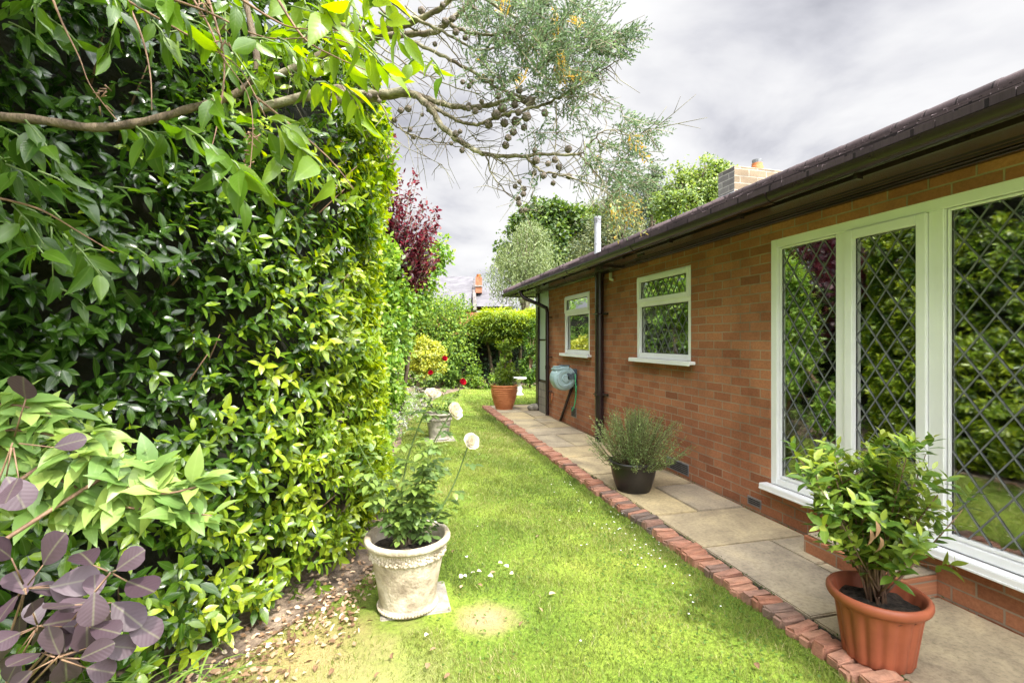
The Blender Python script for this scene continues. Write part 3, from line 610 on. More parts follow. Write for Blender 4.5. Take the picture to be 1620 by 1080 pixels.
# roof: stepped courses of tiles, hipped at the far end
TX, TZ, TP, RD = 2.44, 2.335, .44, 3.1; YE = 10.0
rf = MB(); n = 11; dd = RD/n
for k in range(n):
    d0, d1 = k*dd, (k+1)*dd; z0 = TZ+d0*TP; z1 = TZ+d1*TP; th = .028
    # courses with slight sag between tiles
    ys = list(np.arange(-4, YE-d0, .3)); ys.append(YE-d0)
    for i in range(len(ys)-1):
        a, b = ys[i], ys[i+1]; b2 = min(b, YE-d1); a2 = min(a, YE-d1); jz = random.uniform(-.003, .006); g = .0025
        rf.add([(TX+d0, a+g, z0+th+jz), (TX+d0, b-g, z0+th+jz), (TX+d1+.02, b2-g, z1+.004+jz*.3), (TX+d1+.02, a2+g, z1+.004+jz*.3),
                (TX+d0, a+g, z0-.004), (TX+d0, b-g, z0-.004), (TX+d1+.02, b2-g, z1-.02), (TX+d1+.02, a2+g, z1-.02)],
               [(0, 1, 2, 3), (0, 4, 5, 1), (1, 5, 6, 2), (3, 7, 4, 0)])
    xs = list(np.arange(TX+d0, TX+2*RD-d0, .3)); xs.append(TX+2*RD-d0)
    for i in range(len(xs)-1):
        a, b = xs[i], xs[i+1]; a2 = min(max(a, TX+d1), TX+2*RD-d1); b2 = min(max(b, TX+d1), TX+2*RD-d1)
        rf.add([(a, YE-d0, z0+th), (b, YE-d0, z0+th), (b2, YE-d1-.02, z1+.004), (a2, YE-d1-.02, z1+.004), (a, YE-d0, z0-.004), (b, YE-d0, z0-.004)],
               [(3, 2, 1, 0), (1, 5, 4, 0)])
    rf.add([(TX+2*RD-d0, -4, z0), (TX+2*RD-d0, YE-d0, z0), (TX+2*RD-d1, YE-d1, z1), (TX+2*RD-d1, -4, z1)], [(3, 2, 1, 0)])
rz = TZ+RD*TP
rf.add([(TX, -4, TZ), (TX+RD, -4, rz), (TX+2*RD, -4, TZ)], [(0, 1, 2)])
rf.add([(TX+.03, -4, TZ-.01), (TX+2*RD, -4, TZ-.01), (TX+2*RD, YE-.03, TZ-.01), (TX+.03, YE-.03, TZ-.01)], [(0, 1, 2, 3)])
roof = rf.build('roof', M['roof'], house)
m = MB(); y = -4
while y < YE-RD: m.tube([(TX+RD, y, rz-.02), (TX+RD, y+.33, rz-.02)], [.10, .094], 14); y += .33
for k in range(14):
    t0, t1 = k/14, (k+1)/14
    m.tube([(TX+RD*t0, YE-RD*t0, TZ+RD*TP*t0), (TX+RD*t1, YE-RD*t1, TZ+RD*TP*t1+.0)], [.078, .072], 12)
m.build('ridge_tile', M['roof'], roof, smooth=True, auto=True)
# chimney
ch = MB(); ch.box(5.5, 6.68, 6.84, 7.24, 3.2, 4.17)
me_ = ch.build('chimney', M['chimstoney'], house)
m = MB(); m.box(5.497, 5.5-.0005, 6.842, 7.238, 3.3, 4.165); m.build('chimney_side', M['chimstonex'], me_)
m = MB(); m.box(5.47, 6.70, 6.815, 7.26, 3.3, 3.76); m.build('flashing', M['flash'], me_, bevel=.004)
m = MB(); m.box(5.51, 6.67, 6.85, 7.23, 4.1695, 4.185); m.build('chimney_cap', M['oldconcrete'], me_, bevel=.006)
m = MB(); m.lathe([(.10, 4.2), (.10, 4.27), (.085, 4.28), (.085, 4.33)], (6.1, 7.03, 0), 20); m.build('chimney_pot', M['claypot'], me_, smooth=True, auto=True)
m = MB(); m.lathe([(.07, 4.32), (.08, 4.36), (.08, 4.39), (.0, 4.40)], (6.1, 7.03, 0), 20); m.build('chimney_cowl', M['lead'], me_, smooth=True, auto=True)
# fabric inside the window
m = MB(); vs = []; fs = []; nx, nz = 24, 14
for i in range(nx):
    for j in range(nz):
        vs.append((3.14+.025*math.sin(i*1.3)+.01*math.sin(j*.9+i), 2.74+.33*i/(nx-1), .08+2.1*j/(nz-1)))
for i in range(nx-1):
    for j in range(nz-1): fs.append((i*nz+j, (i+1)*nz+j, (i+1)*nz+j+1, i*nz+j+1))
m.add(vs, fs); o = m.build('net_curtain', M['curtain'], None, smooth=True); tag(o, 'pale grey curtain hanging inside the narrow leftmost leaded pane', 'curtain')
def cushion(c, sx, sy, sz, rot, label):
    m = MB(); m.ball((0, 0, 0), 1, 28, 18); o = m.build('cushion', M['curtain'], None, smooth=True)
    R_ = Matrix.Rotation(rot[0], 4, 'X') @ Matrix.Rotation(rot[1], 4, 'Y') @ Matrix.Rotation(rot[2], 4, 'Z')
    for v in o.data.vertices:
        p = v.co.copy(); f = lambda q: math.copysign(abs(q)**.55, q)
        p = Vector((p.x*.9*sx, f(p.y)*sy, f(p.z)*sz)); p.x *= 1+.25*math.sin(p.y*14)*math.cos(p.z*12); v.co = R_ @ p
    o.location = c; tag(o, label, 'cushion')
cushion((3.04, 1.78, .66), .11, .30, .27, (.5, .15, 0), 'large pale cushion leaning inside the biggest leaded pane')
cushion((3.03, 1.38, .52), .11, .26, .22, (-.35, .1, 0), 'pale cushion lying lower and nearer inside the biggest leaded pane')
# hose reel
hr = empty('hose_reel', (2.86, 7.1, .5), 'pale blue-green wall mounted hose reel with a green hose loop', 'hose reel')
RY, RZ, RX = 7.15, .77, 2.66
def ylathe(m, prof, c, n=36):
    R_ = Matrix.Rotation(-PI/2, 3, 'X'); m.lathe([(r_, z_) for r_, z_ in prof], c, n, rot=R_)
# reel drum facing the camera side (axis along the wall)
m = MB(); R_ = Matrix.Rotation(PI/2, 3, 'X')
m.lathe([(.0, -.13), (.13, -.13), (.175, -.11), (.19, -.07), (.19, .06), (.175, .10), (.14, .115), (.135, .13), (.10, .135), (.095, .125), (.06, .125), (.055, .14), (.0, .14)], (RX, RY, RZ), 44, rot=R_, capb=False)
m.build('drum', M['reel'], hr, smooth=True, auto=True)
m = MB(); m.box(RX-.16, RX+.10, RY-.12, RY+.12, RZ+.10, RZ+.185); m.build('housing', M['reel'], hr, bevel=.03, seg=4)
m = MB(); m.box(RX-.04, RX+.09, RY-.09, RY+.10, RZ+.186, RZ+.20); m.build('handle', M['reeldark'], hr, bevel=.006, seg=2)
m = MB(); m.box(RX+.06, 2.858, RY-.05, RY+.05, RZ-.10, RZ+.10); m.box(2.84, 2.859, RY-.09, RY+.09, RZ-.16, RZ+.14); m.box(RX+.02, RX+.17, RY-.14, RY-.05, RZ-.02, RZ+.08)
m.build('wall_bracket', M['reeldark'], hr, bevel=.008, seg=2)
m = MB(); hp = []
for i in range(40):
    t = i/39; hp.append((2.80+.015*math.sin(t*8)-.03*math.sin(t*PI), RY-.16-.02*math.sin(t*9), .84-.54*math.sin(t*PI)**.8 if t < .5 else .84-.54*math.sin(t*PI)**.8*1.0+ (t-.5)*-.35))
m.tube(hp, .009, 8); m.build('hose', M['hose'], hr, smooth=True)
# rough stone at the corner post
def rock(name, c, s, mat, label, cat, sq=(1, 1, .7)):
    m = MB(); m.ball((0, 0, 0), s, 14, 10, sq); o = m.build(name, mat, None, smooth=True)
    for v in o.data.vertices:
        p = v.co; d = 1+.12*math.sin(p.x*40+1)+.1*math.cos(p.y*33+2)+.08*math.sin(p.z*50); v.co = p*d
    o.location = c; tag(o, label, cat); return o
rock('stone', (2.80, 9.12, .04), .13, M['oldconcrete'], 'rough grey stone at the foot of the corner post', 'stone')

# ---------------------------------------------------------------- pots
def soil_disc(c, r, z, parent, mat=None):
    m = MB(); n = 28; vs = [(c[0], c[1], z+.02)]
    for ring in (.5, 1.0):
        for k in range(n):
            a = 2*PI*k/n; vs.append((c[0]+r*ring*math.cos(a), c[1]+r*ring*math.sin(a), z+random.uniform(-.008, .012)))
    fs = [(0, 1+k, 1+(k+1) % n) for k in range(n)]+[(1+k, 1+n+k, 1+n+(k+1) % n, 1+(k+1) % n) for k in range(n)]
    m.add(vs, fs); m.build('soil', mat or M['soil'], parent, smooth=True)
def stonepot(c, R, H, parent, mat, relief=True):
    P = [(R*.60, 0), (R*.68, .0), (R*.69, H*.045), (R*.655, H*.07), (R*.655, H*.09), (R*.70, H*.3), (R*.765, H*.5), (R*.83, H*.70), (R*.845, H*.735), (R*.875, H*.745), (R*.875, H*.755),
         (R*.86, H*.765), (R*.89, H*.86), (R*.895, H*.875), (R*.92, H*.885), (R*.925, H*.9), (R*.97, H*.91), (R*1.0, H*.93), (R*1.005, H*.965), (R*.98, H*.995), (R*.93, H), (R*.87, H*.985), (R*.855, H*.94), (R*.82, H*.75), (R*.78, H*.6)]
    m = MB(); m.lathe(P, c, 72, capb=True); pot = m.build('pot', mat, parent, smooth=True, auto=False)
    if relief:
        m = MB()
        for k in range(26):                    # band of scrolled leaves
            a = 2*PI*k/26; rr = R*.872; z = c[2]+H*.81
            for (da, dz, s_) in [(0, -.018, .010), (.03, -.006, .009), (.055, .010, .008), (.09, .018, .008), (.12, .006, .009), (.12, -.012, .008), (.20, .0, .006)]:
                b = a+da*.9; m.ball((c[0]+rr*math.cos(b), c[1]+rr*math.sin(b), z+dz*H/.34), s_*R/.22, 8, 5, (1, 1, 1.2))
        m.build('relief_band', mat, pot, smooth=True)
        for zr, rr in ((.75, .872), (.872, .895)):
            m = MB()
            for k in range(110):
                a = 2*PI*k/110; m.ball((c[0]+R*rr*math.cos(a), c[1]+R*rr*math.sin(a), c[2]+H*zr), .0048*R/.22, 6, 4)
            m.build('bead_row', mat, pot, smooth=True)
        m = MB()
        for k in range(60):
            a = 2*PI*k/60; m.ball((c[0]+R*.682*math.cos(a), c[1]+R*.682*math.sin(a), c[2]+H*.03), .009*R/.22, 6, 4)
        m.build('foot_moulding', mat, pot, smooth=True)
    return pot
def clover(m, c, parent): pass

def compound_rose(Lv, P, D, n=5, leaf=(.032, .05), tint=(.2, .8), wr=.33):
    """rose leaves: a rachis with five leaflets"""
    P = np.asarray(P, float); D = unit(np.asarray(D, float)); m = len(P); S = unit(np.cross(D, [0, 0, 1])+1e-6)
    tt = rng.uniform(tint[0], tint[1], m)
    for (t, sd) in [(.35, 1), (.35, -1), (.75, 1), (.75, -1), (1.0, 0)]:
        pos = P+D*(.075*t)-np.array([0, 0, .018*t*t]); dr = unit(D*(.45 if sd else 1)+S*sd*.9+np.array([0, 0, -.25])+rnd(m)*.18)
        ln = rng.uniform(leaf[0], leaf[1], m); Lv.add(pos, dr, np.array([0, 0, 1.])+rnd(m)*.35, ln, ln*wr, np.clip(tt+rng.normal(0, .07, m), 0, 1))
def bloom(c, face, r, mat, parent, open_=1.0, seed=0):
    Lv = Leaves(); face = Vector(face).normalized(); a = face.orthogonal().normalized(); b = face.cross(a)
    for ring, (k, tilt, ln, off) in enumerate([(6, 1.25, 1.0, .0), (6, .95, .9, .08), (5, .65, .75, .16), (5, .38, .6, .22), (4, .15, .5, .26)]):
        for i in range(k):
            q = 2*PI*i/k+ring*.6+random.uniform(-.15, .15); rad = a*math.cos(q)+b*math.sin(q); ti = tilt*open_
            d = rad*math.sin(ti)+face*math.cos(ti); nn = face*math.sin(ti)-rad*math.cos(ti)
            Lv.add([c+rad*r*.06+face*r*off*.3], [d], [nn], r*ln*1.12, r*ln*.66, random.uniform(.1, .8))
    return Lv.build('rose_flower', mat, parent, 'petal', bend=-.25, fold=.30, wave=.25)

# --- stone pot with cream roses (near)
NP = Vector((.12, 2.65, GZ+.012)); R_, H_ = .222, .37
m = MB(); m.box(-.02, .335, 2.535, 2.86, GZ-.03, GZ+.009); o = m.build('paving_slab', M['oldconcrete'], None, bevel=.006, seg=2)
o.rotation_euler = (0, 0, 0); tag(o, 'square grey slab under the nearest weathered stone pot', 'slab')
pr = empty('potted_rose', NP, 'weathered stone pot by the laurel hedge with a cream rose bush', 'potted plant')
stonepot(NP, R_, H_, pr, M['concrete']); soil_disc((NP.x, NP.y), R_*.84, NP.z+H_*.8, pr)
base = Vector((NP.x-.02, NP.y, NP.z+H_*.8))
m = MB(); stems = []
def curvepts(a, b, bow=(0, 0, 0), n=10):
    a, b, w_ = Vector(a), Vector(b), Vector(bow); return [a.lerp(b, i/(n-1))+w_*math.sin(PI*i/(n-1)) for i in range(n)]
fl_pos = [at(683, 628, 2.62), at(714, 652, 2.55), at(742, 700, 2.6)]
stems.append(curvepts(base, fl_pos[0], (-.07, 0, -.0))); stems.append(curvepts(base+Vector((.03, 0, 0)), fl_pos[2], (.03, 0, -.04))); stems.append(curvepts(base+Vector((.01, .02, 0)), fl_pos[1], (-.05, 0, .02)))
for k in range(11):
    a = random.uniform(0, 2*PI); l = random.uniform(.18, .62); stems.append(curvepts(base+Vector((random.uniform(-.03, .03), random.uniform(-.03, .03), 0)), base+Vector((math.cos(a)*l*.42, math.sin(a)*l*.4, l)), (0, 0, .03)))
for i, s_ in enumerate(stems): m.tube(s_, [.0068-.0004*j if i < 3 else .0042-.0003*j for j in range(len(s_))], 6)
m.build('stem', M['stem_green'], pr, smooth=True)
m = MB(); m.tube([base-Vector((0, 0, .03)), base+Vector((-.01, 0, .05)), base+Vector((.0, 0, .13))], [.03, .024, .012], 9); m.tube([base+Vector((.03, .01, -.03)), base+Vector((.025, 0, .09))], [.02, .008], 8); m.tube([base+Vector((-.05, .01, -.02)), base+Vector((-.03, 0, .07))], [.018, .008], 8); m.build('rootstock', M['bark'], pr, smooth=True)
Lv = Leaves(); PP = []; DD = []
for i, s_ in enumerate(stems):
    reps = 24 if i < 3 else 13
    for k in range(reps):
        t = (random.random()**1.1)*.93 if i < 3 else random.uniform(.25, 1); q = t*(len(s_)-1); j = min(int(q), len(s_)-2); p = Vector(s_[j]).lerp(Vector(s_[j+1]), q-j)
        if i < 3 and t > .6 and random.random() < .3: continue
        d = Vector((random.gauss(0, 1), random.gauss(0, 1), random.uniform(-.1, .6))).normalized(); PP.append(p); DD.append(d)
compound_rose(Lv, PP, DD, leaf=(.036, .056)); Lv.build('leaves', M['rose'], pr, 'rose', bend=.2, fold=.12)
bloom(fl_pos[0], (.2, -.5, .8), .042, M['petalw'], pr); bloom(fl_pos[1], (.6, -.6, .3), .045, M['petalw'], pr); bloom(fl_pos[2], (.3, -.8, .4), .045, M['petalw'], pr)
# --- second stone pot with red roses
NP2 = Vector((.74, 6.95, GZ+.012)); R2, H2 = .205, .37
m = MB(); m.box(.54, .96, 6.78, 7.14, GZ-.03, GZ+.008); o = m.build('paving_slab', M['oldconcrete'], None, bevel=.006); tag(o, 'grey slab under the second stone pot, farther up the lawn', 'slab')
pr = empty('potted_rose', NP2, 'grey stone pot standing alone on the lawn with a red rose', 'potted plant')
stonepot(NP2, R2, H2, pr, M['oldconcrete']); soil_disc((NP2.x, NP2.y), R2*.84, NP2.z+H2*.85, pr)
b2 = Vector((NP2.x, NP2.y, NP2.z+H2*.85)); stems = []
ftop = at(730, 605, 6.95); stems.append(curvepts(b2, ftop, (.05, 0, -.03)))
for k in range(9):
    a = random.uniform(0, 2*PI); l = random.uniform(.15, .45); stems.append(curvepts(b2, b2+Vector((math.cos(a)*l*.8, math.sin(a)*l*.6, l*.9)), (0, 0, .03)))
m = MB()
for s_ in stems: m.tube(s_, .005, 5)
m.build('stem', M['stem_green'], pr, smooth=True)
Lv = Leaves(); PP = []; DD = []
for s_ in stems:
    for k in range(8):
        t = random.uniform(.2, 1); q = t*(len(s_)-1); j = min(int(q), len(s_)-2); PP.append(Vector(s_[j]).lerp(Vector(s_[j+1]), q-j)); DD.append(Vector((random.gauss(0, 1), random.gauss(0, 1), random.uniform(-.1, .6))))
compound_rose(Lv, PP, DD, leaf=(.04, .06), tint=(.4, 1)); Lv.build('leaves', M['rose'], pr, 'rose', bend=.2, fold=.12)
bloom(ftop, (.3, -.8, .3), .06, M['petalr'], pr, .8)
# --- third pot with red roses near the topiary
NP3 = Vector((1.05, 10.6, GZ)); pr = empty('potted_rose', NP3, 'small stone pot below the golden topiary ball with red roses', 'potted plant')
NP3 = Vector((.86, 10.4, GZ)); pr.location = NP3
stonepot(NP3, .17, .36, pr, M['oldconcrete'], False); soil_disc((NP3.x, NP3.y), .14, NP3.z+.3, pr)
b3 = NP3+Vector((0, 0, .3)); f1 = at(702, 568, 10.3); f2 = at(681, 590, 10.3); stems = [curvepts(b3, f1, (.05, 0, 0)), curvepts(b3, f2, (0, 0, 0))]
for k in range(9):
    a = random.uniform(0, 2*PI); l = random.uniform(.2, .5); stems.append(curvepts(b3, b3+Vector((math.cos(a)*l*.7, math.sin(a)*l*.6, l))))
m = MB()
for s_ in stems: m.tube(s_, .005, 5)
m.build('stem', M['stem_green'], pr, smooth=True)
Lv = Leaves(); PP = []; DD = []
for s_ in stems:
    for k in range(9):
        q = random.uniform(.25, 1)*(len(s_)-1); j = min(int(q), len(s_)-2); PP.append(Vector(s_[j]).lerp(Vector(s_[j+1]), q-j)); DD.append(Vector((random.gauss(0, 1), random.gauss(0, 1), random.uniform(-.1, .6))))
compound_rose(Lv, PP, DD, leaf=(.045, .06), tint=(.3, .9)); Lv.build('leaves', M['rose'], pr, 'quad')
bloom(f1, (.3, -.8, .3), .07, M['petalr'], pr, .8); bloom(f2, (.0, -.8, .3), .06, M['petalr'], pr, .8)

# --- ribbed terracotta pot with a straggly climber
RP = Vector((2.28, 9.42, .0)); pr = empty('potted_climber', RP, 'ribbed terracotta pot at the end of the paving with a straggly climber', 'potted plant')
def rib(r, z, a): return r
prof = [(.14, 0), (.165, 0), (.17, .012)]
for k in range(11):
    t = k/11; r0 = .165+(.255-.165)*math.sin(t*PI*.5)**.9; z = .02+.40*t
    prof += [(r0-.006, z), (r0-.006, z+.006), (r0+.010, z+.012), (r0+.013, z+.021), (r0+.010, z+.030)]
prof += [(.25, .43), (.266, .44), (.27, .46), (.262, .475), (.24, .475), (.235, .44), (.22, .36)]
m = MB(); m.lathe(prof, RP, 56); m.build('pot', M['claypot'], pr); soil_disc((RP.x, RP.y), .225, .40, pr)
m = MB(); m.tube(curvepts(RP+Vector((0, 0, .4)), RP+Vector((-.02, 0, 1.35)), (.03, 0, 0)), [.02-.001*i for i in range(10)], 7)
PP = []; DD = []
for k in range(46):
    z = random.uniform(.4, 1.25); a = random.uniform(0, 2*PI); l = random.uniform(.12, .36)*(1.15-z*.6); p0 = RP+Vector((0, 0, z)); p1 = p0+Vector((math.cos(a)*l, math.sin(a)*l, random.uniform(.0, .15)))
    m.tube([p0, p0.lerp(p1, .5)+Vector((0, 0, .03)), p1], .005, 4)
    for q in range(9): PP.append(p0.lerp(p1, random.uniform(.3, 1.05))); DD.append(rdir(1)[0])
m.build('stem', M['twig'], pr, smooth=True)
Lv = Leaves(); shoots(Lv, PP, DD, 4, .05, (.045, .08), .33, .9, .3, (.4, .95), 1); 
Lv.build('leaves', M['shrub'], pr, 'laurel')
Lv = Leaves(); P_ = rnd(500)*[.26, .2, .18]+np.array([RP.x+.02, RP.y, .62]); Lv.add(P_, rdir(500)+[0, 0, .3], rdir(500), .05, .004, rng.uniform(.2, 1, 500)); Lv.build('twiggy_growth', M['rosemary'], pr, 'quad')

# --- bird bath
BP = Vector((3.28, 12.0, GZ)); m = MB()
m.lathe([(.12, 0), (.12, .03), (.085, .05), (.075, .09), (.095, .15), (.08, .22), (.05, .29), (.045, .33), (.07, .36), (.13, .385), (.20, .41), (.205, .44), (.185, .445), (.15, .425), (.0, .415)], BP, 40)
bbo = m.build('bird_bath', M['birdstone'], None, smooth=True, auto=True); tag(bbo, 'small pale stone bird bath on the far lawn', 'bird bath')

# --- black pot with rosemary
BK = Vector((2.19, 4.06, .0)); pr = empty('potted_rosemary', BK, 'round black plastic pot on the paving with a bushy rosemary', 'potted plant')
m = MB(); m.lathe([(.13, 0), (.145, 0), (.148, .02), (.155, .022), (.168, .06), (.188, .13), (.20, .19), (.205, .225), (.216, .228), (.22, .235), (.224, .262), (.218, .268), (.20, .268), (.197, .24), (.185, .2)], BK, 56)
m.build('pot', M['blackpot'], pr, smooth=True, auto=True); soil_disc((BK.x, BK.y), .19, .215, pr)
m = MB(); NPos = []; NDir = []
for k in range(400):
    a = random.uniform(0, 2*PI); lean = abs(random.gauss(0, .72)); lean = min(lean, 1.25); l = random.uniform(.32, .54)*(1 if lean < .8 else .88)
    d = Vector((math.sin(lean)*math.cos(a)*1.1+.10, math.sin(lean)*math.sin(a), math.cos(lean)*.95)).normalized()
    p0 = BK+Vector((math.cos(a)*.08*lean, math.sin(a)*.08*lean, .22)); p1 = p0+d*l; mid = p0.lerp(p1, .5)+Vector((0, 0, -.03*lean))
    ps = [p0, mid, p1+Vector((0, 0, .05*lean))]
    m.tube(ps, [.003, .002, .001], 4, cap=False)
    for q in range(44):
        t = .22+.78*q/44; p = Vector(ps[0]).lerp(Vector(ps[1]), t*2) if t < .5 else Vector(ps[1]).lerp(Vector(ps[2]), t*2-1); NPos.append(p); NDir.append(d)
m.build('stem', M['twig'], pr, smooth=True)
NPos = np.array(NPos); NDir = np.array(NDir); n = len(NPos); tt = np.repeat(rng.uniform(.35, .95, n//44), 44)
Lv = Leaves(); Lv.add(NPos, unit(NDir*.8+rdir(n)*.8), rdir(n), rng.uniform(.016, .032, n), .0028, np.clip(tt+rng.normal(0, .12, n), 0, 1))
Lv.build('needles', M['rosemary'], pr, 'needle', bend=.1, fold=0)

# --- fluted plastic pot with a bay bush (near)
BY = Vector((2.055, 1.66, .0)); pr = empty('potted_bay', BY, 'fluted terracotta coloured plastic pot with a juvenile bay bush', 'potted plant')
def flute(r, z, a):
    k = max(0, min(1, (.245-z)/.03))*1.0
    return r-k*.008*(.5+.5*math.cos(a*16))**2
zs = [(0, .138), (.01, .145), (.05, .150), (.10, .158), (.15, .166), (.20, .174), (.225, .179), (.235, .184), (.243, .200), (.25, .206), (.262, .210), (.275, .209), (.283, .203), (.286, .195), (.28, .184), (.26, .178), (.2, .165)]
zs = [(z_, r_*.9) for z_, r_ in zs]
m = MB(); m.lathe([(r_, z_) for z_, r_ in zs], BY, 144, fr=flute); m.build('pot', M['terracotta'], pr, smooth=True); soil_disc((BY.x, BY.y), .158, .225, pr)
m = MB(); PP = []; DD = []
for k in range(52):
    a = random.uniform(0, 2*PI); lean = min(abs(random.gauss(.15, .52)), 1.2); l = random.uniform(.38, .66)*(1-.24*lean)
    d = Vector((math.sin(lean)*math.cos(a), math.sin(lean)*math.sin(a), math.cos(lean)))
    p0 = BY+Vector((random.uniform(-.03, .03), random.uniform(-.03, .03), .22+random.uniform(0, .2)*(lean > .3))); p1 = p0+d*l
    c_ = [p0.lerp(p1, i/5)+Vector((0, 0, .05*lean*(i/5)**2)) for i in range(6)]
    m.tube(c_, [.0055, .005, .004, .0032, .0025, .0016], 6)
    for i in range(2, 6):
        if i < 5 and random.random() < .25: continue
        PP.append(c_[i]); DD.append(d*.7+Vector((0, 0, .5))+Vector(rdir(1)[0])*.3)
    for q in range(2):
        i = random.choice([2, 3, 4]); dd_ = (d+Vector(rdir(1)[0])*.9).normalized(); e = c_[i]+dd_*random.uniform(.06, .12); m.tube([c_[i], e], [.0025, .0015], 5); PP.append(e); DD.append(dd_+Vector((0, 0, .3)))
m.build('stem', M['redtwig'], pr, smooth=True)
Lv = Leaves(); shoots(Lv, PP, DD, 8, .09, (.055, .085), .20, .9, .0, (.3, .75), 1.0); Lv.build('leaves', M['bay'], pr, 'laurel', bend=.12, fold=.16)
Lv = Leaves()
for (u, v) in ((1385, 835), (1392, 860), (1376, 848)): Lv.add([at(u, v-12, 1.93)], [(.1, -.1, -1)], [(.2, -1, .1)], .075, .016, .35)
Lv.build('dead_leaf', M['litter'], pr, 'laurel', bend=.3, fold=.4)
#SECTION3
# ---------------------------------------------------------------- the big laurel hedge
def along(poly, step):
    P = []; Nn = []
    for (a, b) in zip(poly[:-1], poly[1:]):
        a = np.array(a); b = np.array(b); L = np.linalg.norm(b-a); n = max(1, int(L/step))
        for i in range(n): P.append(a+(b-a)*(i+.5)/n); d = (b-a)/L; Nn.append((d[1], -d[0]))
    return np.array(P), np.array(Nn)
def hedge(name, label, poly, H, dens, mat, leaf, wr, nl, cat='hedge', tint=(.1, .55), tip=.95, depth=.10, backdepth=.35, prof='laurel', spread=.9, length=.12, group=None, coreinset=.28, sunny=None):
    root = empty(name, (poly[len(poly)//2][0]-.3, poly[len(poly)//2][1], GZ), label, cat, group)
    pl = np.array(poly); seg = np.linalg.norm(np.diff(pl, axis=0), axis=1); tot = seg.sum(); cum = np.concatenate([[0], np.cumsum(seg)])
    n = int(tot*H*dens); s = rng.random(n)*tot; k = np.clip(np.searchsorted(cum, s)-1, 0, len(seg)-1); t = (s-cum[k])/seg[k]
    xy = pl[k]+(pl[k+1]-pl[k])*t[:, None]; d = (pl[k+1]-pl[k])/seg[k][:, None]
    nn = np.stack([d[:, 1], -d[:, 0]], 1)
    # smooth the normals near the corners
    nxt = np.clip(k+1, 0, len(seg)-1); d2 = (pl[nxt+1]-pl[nxt])/seg[nxt][:, None]; w = np.clip(t-.5, 0, .5)[:, None]; nn = unit(nn*(1-w)+np.stack([d2[:, 1], -d2[:, 0]], 1)*w)
    z = rng.random(n)*H
    b = .5*np.sin(xy[:, 0]*5+z*3.1)+.5*np.sin(xy[:, 1]*6.3-z*4.3+1)+.6*np.sin(z*8+xy[:, 1]*3)+.4*np.sin(z*2.1+2)
    off = b*depth*.6-rng.random(n)**2*.16
    P = np.stack([xy[:, 0]+nn[:, 0]*off, xy[:, 1]+nn[:, 1]*off, GZ+.05+z], 1)
    D = np.stack([nn[:, 0], nn[:, 1], np.full(n, .35)], 1)+rng.normal(0, .38, (n, 3))
    Lv = Leaves()
    if sunny is None: shoots(Lv, P, D, nl, length, leaf, wr, spread, .28, tint, tip)
    else:
        g_ = P[:, 0]-.28*np.clip(P[:, 2]-1.2, -1, 1) > sunny+rng.normal(0, .2, len(P)); o_ = (~g_) & (P[:, 0]+.35*(P[:, 2] < 1.1)*1.5 < -.85+rng.normal(0, .12, len(P))); q_ = ~g_ & ~o_; shoots(Lv, P[q_], D[q_], nl, length, leaf, wr, spread, .28, tint, tip); shoots(Lv, P[o_], D[o_], nl, length, leaf, wr, spread, .28, (0, .22), .45); shoots(Lv, P[g_], D[g_], nl, length, leaf, wr, spread, .28, (tint[0]+.34, tint[1]+.38), 1.0)  # sunlight and shade painted into leaf tints: yellower right end, darker left
    # top
    m = int(tot*backdepth*dens*.6); s = rng.random(m)*tot; k = np.clip(np.searchsorted(cum, s)-1, 0, len(seg)-1); t = (s-cum[k])/seg[k]
    xy = pl[k]+(pl[k+1]-pl[k])*t[:, None]; d = (pl[k+1]-pl[k])/seg[k][:, None]; q = rng.random(m)*backdepth
    P = np.stack([xy[:, 0]-d[:, 1]*q, xy[:, 1]+d[:, 0]*q, GZ+H+.06*np.sin(xy[:, 0]*7)+rng.normal(0, .04, m)], 1)
    D = np.array([0, 0, 1.])+rng.normal(0, .4, (m, 3)); shoots(Lv, P, D, nl, length*1.2, leaf, wr, spread, .28, tint, tip)
    Lv.build('foliage', mat, root, prof, bend=.14, fold=.16)
    # dark solid core standing in for the shade between the leaves
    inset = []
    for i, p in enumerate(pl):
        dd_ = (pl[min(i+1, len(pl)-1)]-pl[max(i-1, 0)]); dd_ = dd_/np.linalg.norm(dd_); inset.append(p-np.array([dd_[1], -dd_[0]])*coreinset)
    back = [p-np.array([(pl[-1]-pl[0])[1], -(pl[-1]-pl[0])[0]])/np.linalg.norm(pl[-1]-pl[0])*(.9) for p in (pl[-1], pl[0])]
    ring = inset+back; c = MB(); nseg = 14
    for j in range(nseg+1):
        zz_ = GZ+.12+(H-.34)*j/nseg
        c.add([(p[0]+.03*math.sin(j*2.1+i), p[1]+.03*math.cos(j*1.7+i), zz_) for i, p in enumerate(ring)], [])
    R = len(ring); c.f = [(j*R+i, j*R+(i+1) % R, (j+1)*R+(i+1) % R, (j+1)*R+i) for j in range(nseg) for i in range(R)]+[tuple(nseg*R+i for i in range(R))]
    c.build('shade_core', M['core'], root)
    # twigs
    tw = MB()
    for i in range(int(n*.05)):
        q = np.array([xy[i % m][0], xy[i % m][1]]) if False else None
    return root
hd = hedge('laurel_hedge', 'tall glossy laurel hedge filling the left side, dark in its shaded corner', HEDGE, 3.35, 260, M['laurel'], (.055, .094), .21, 8, sunny=-.50)
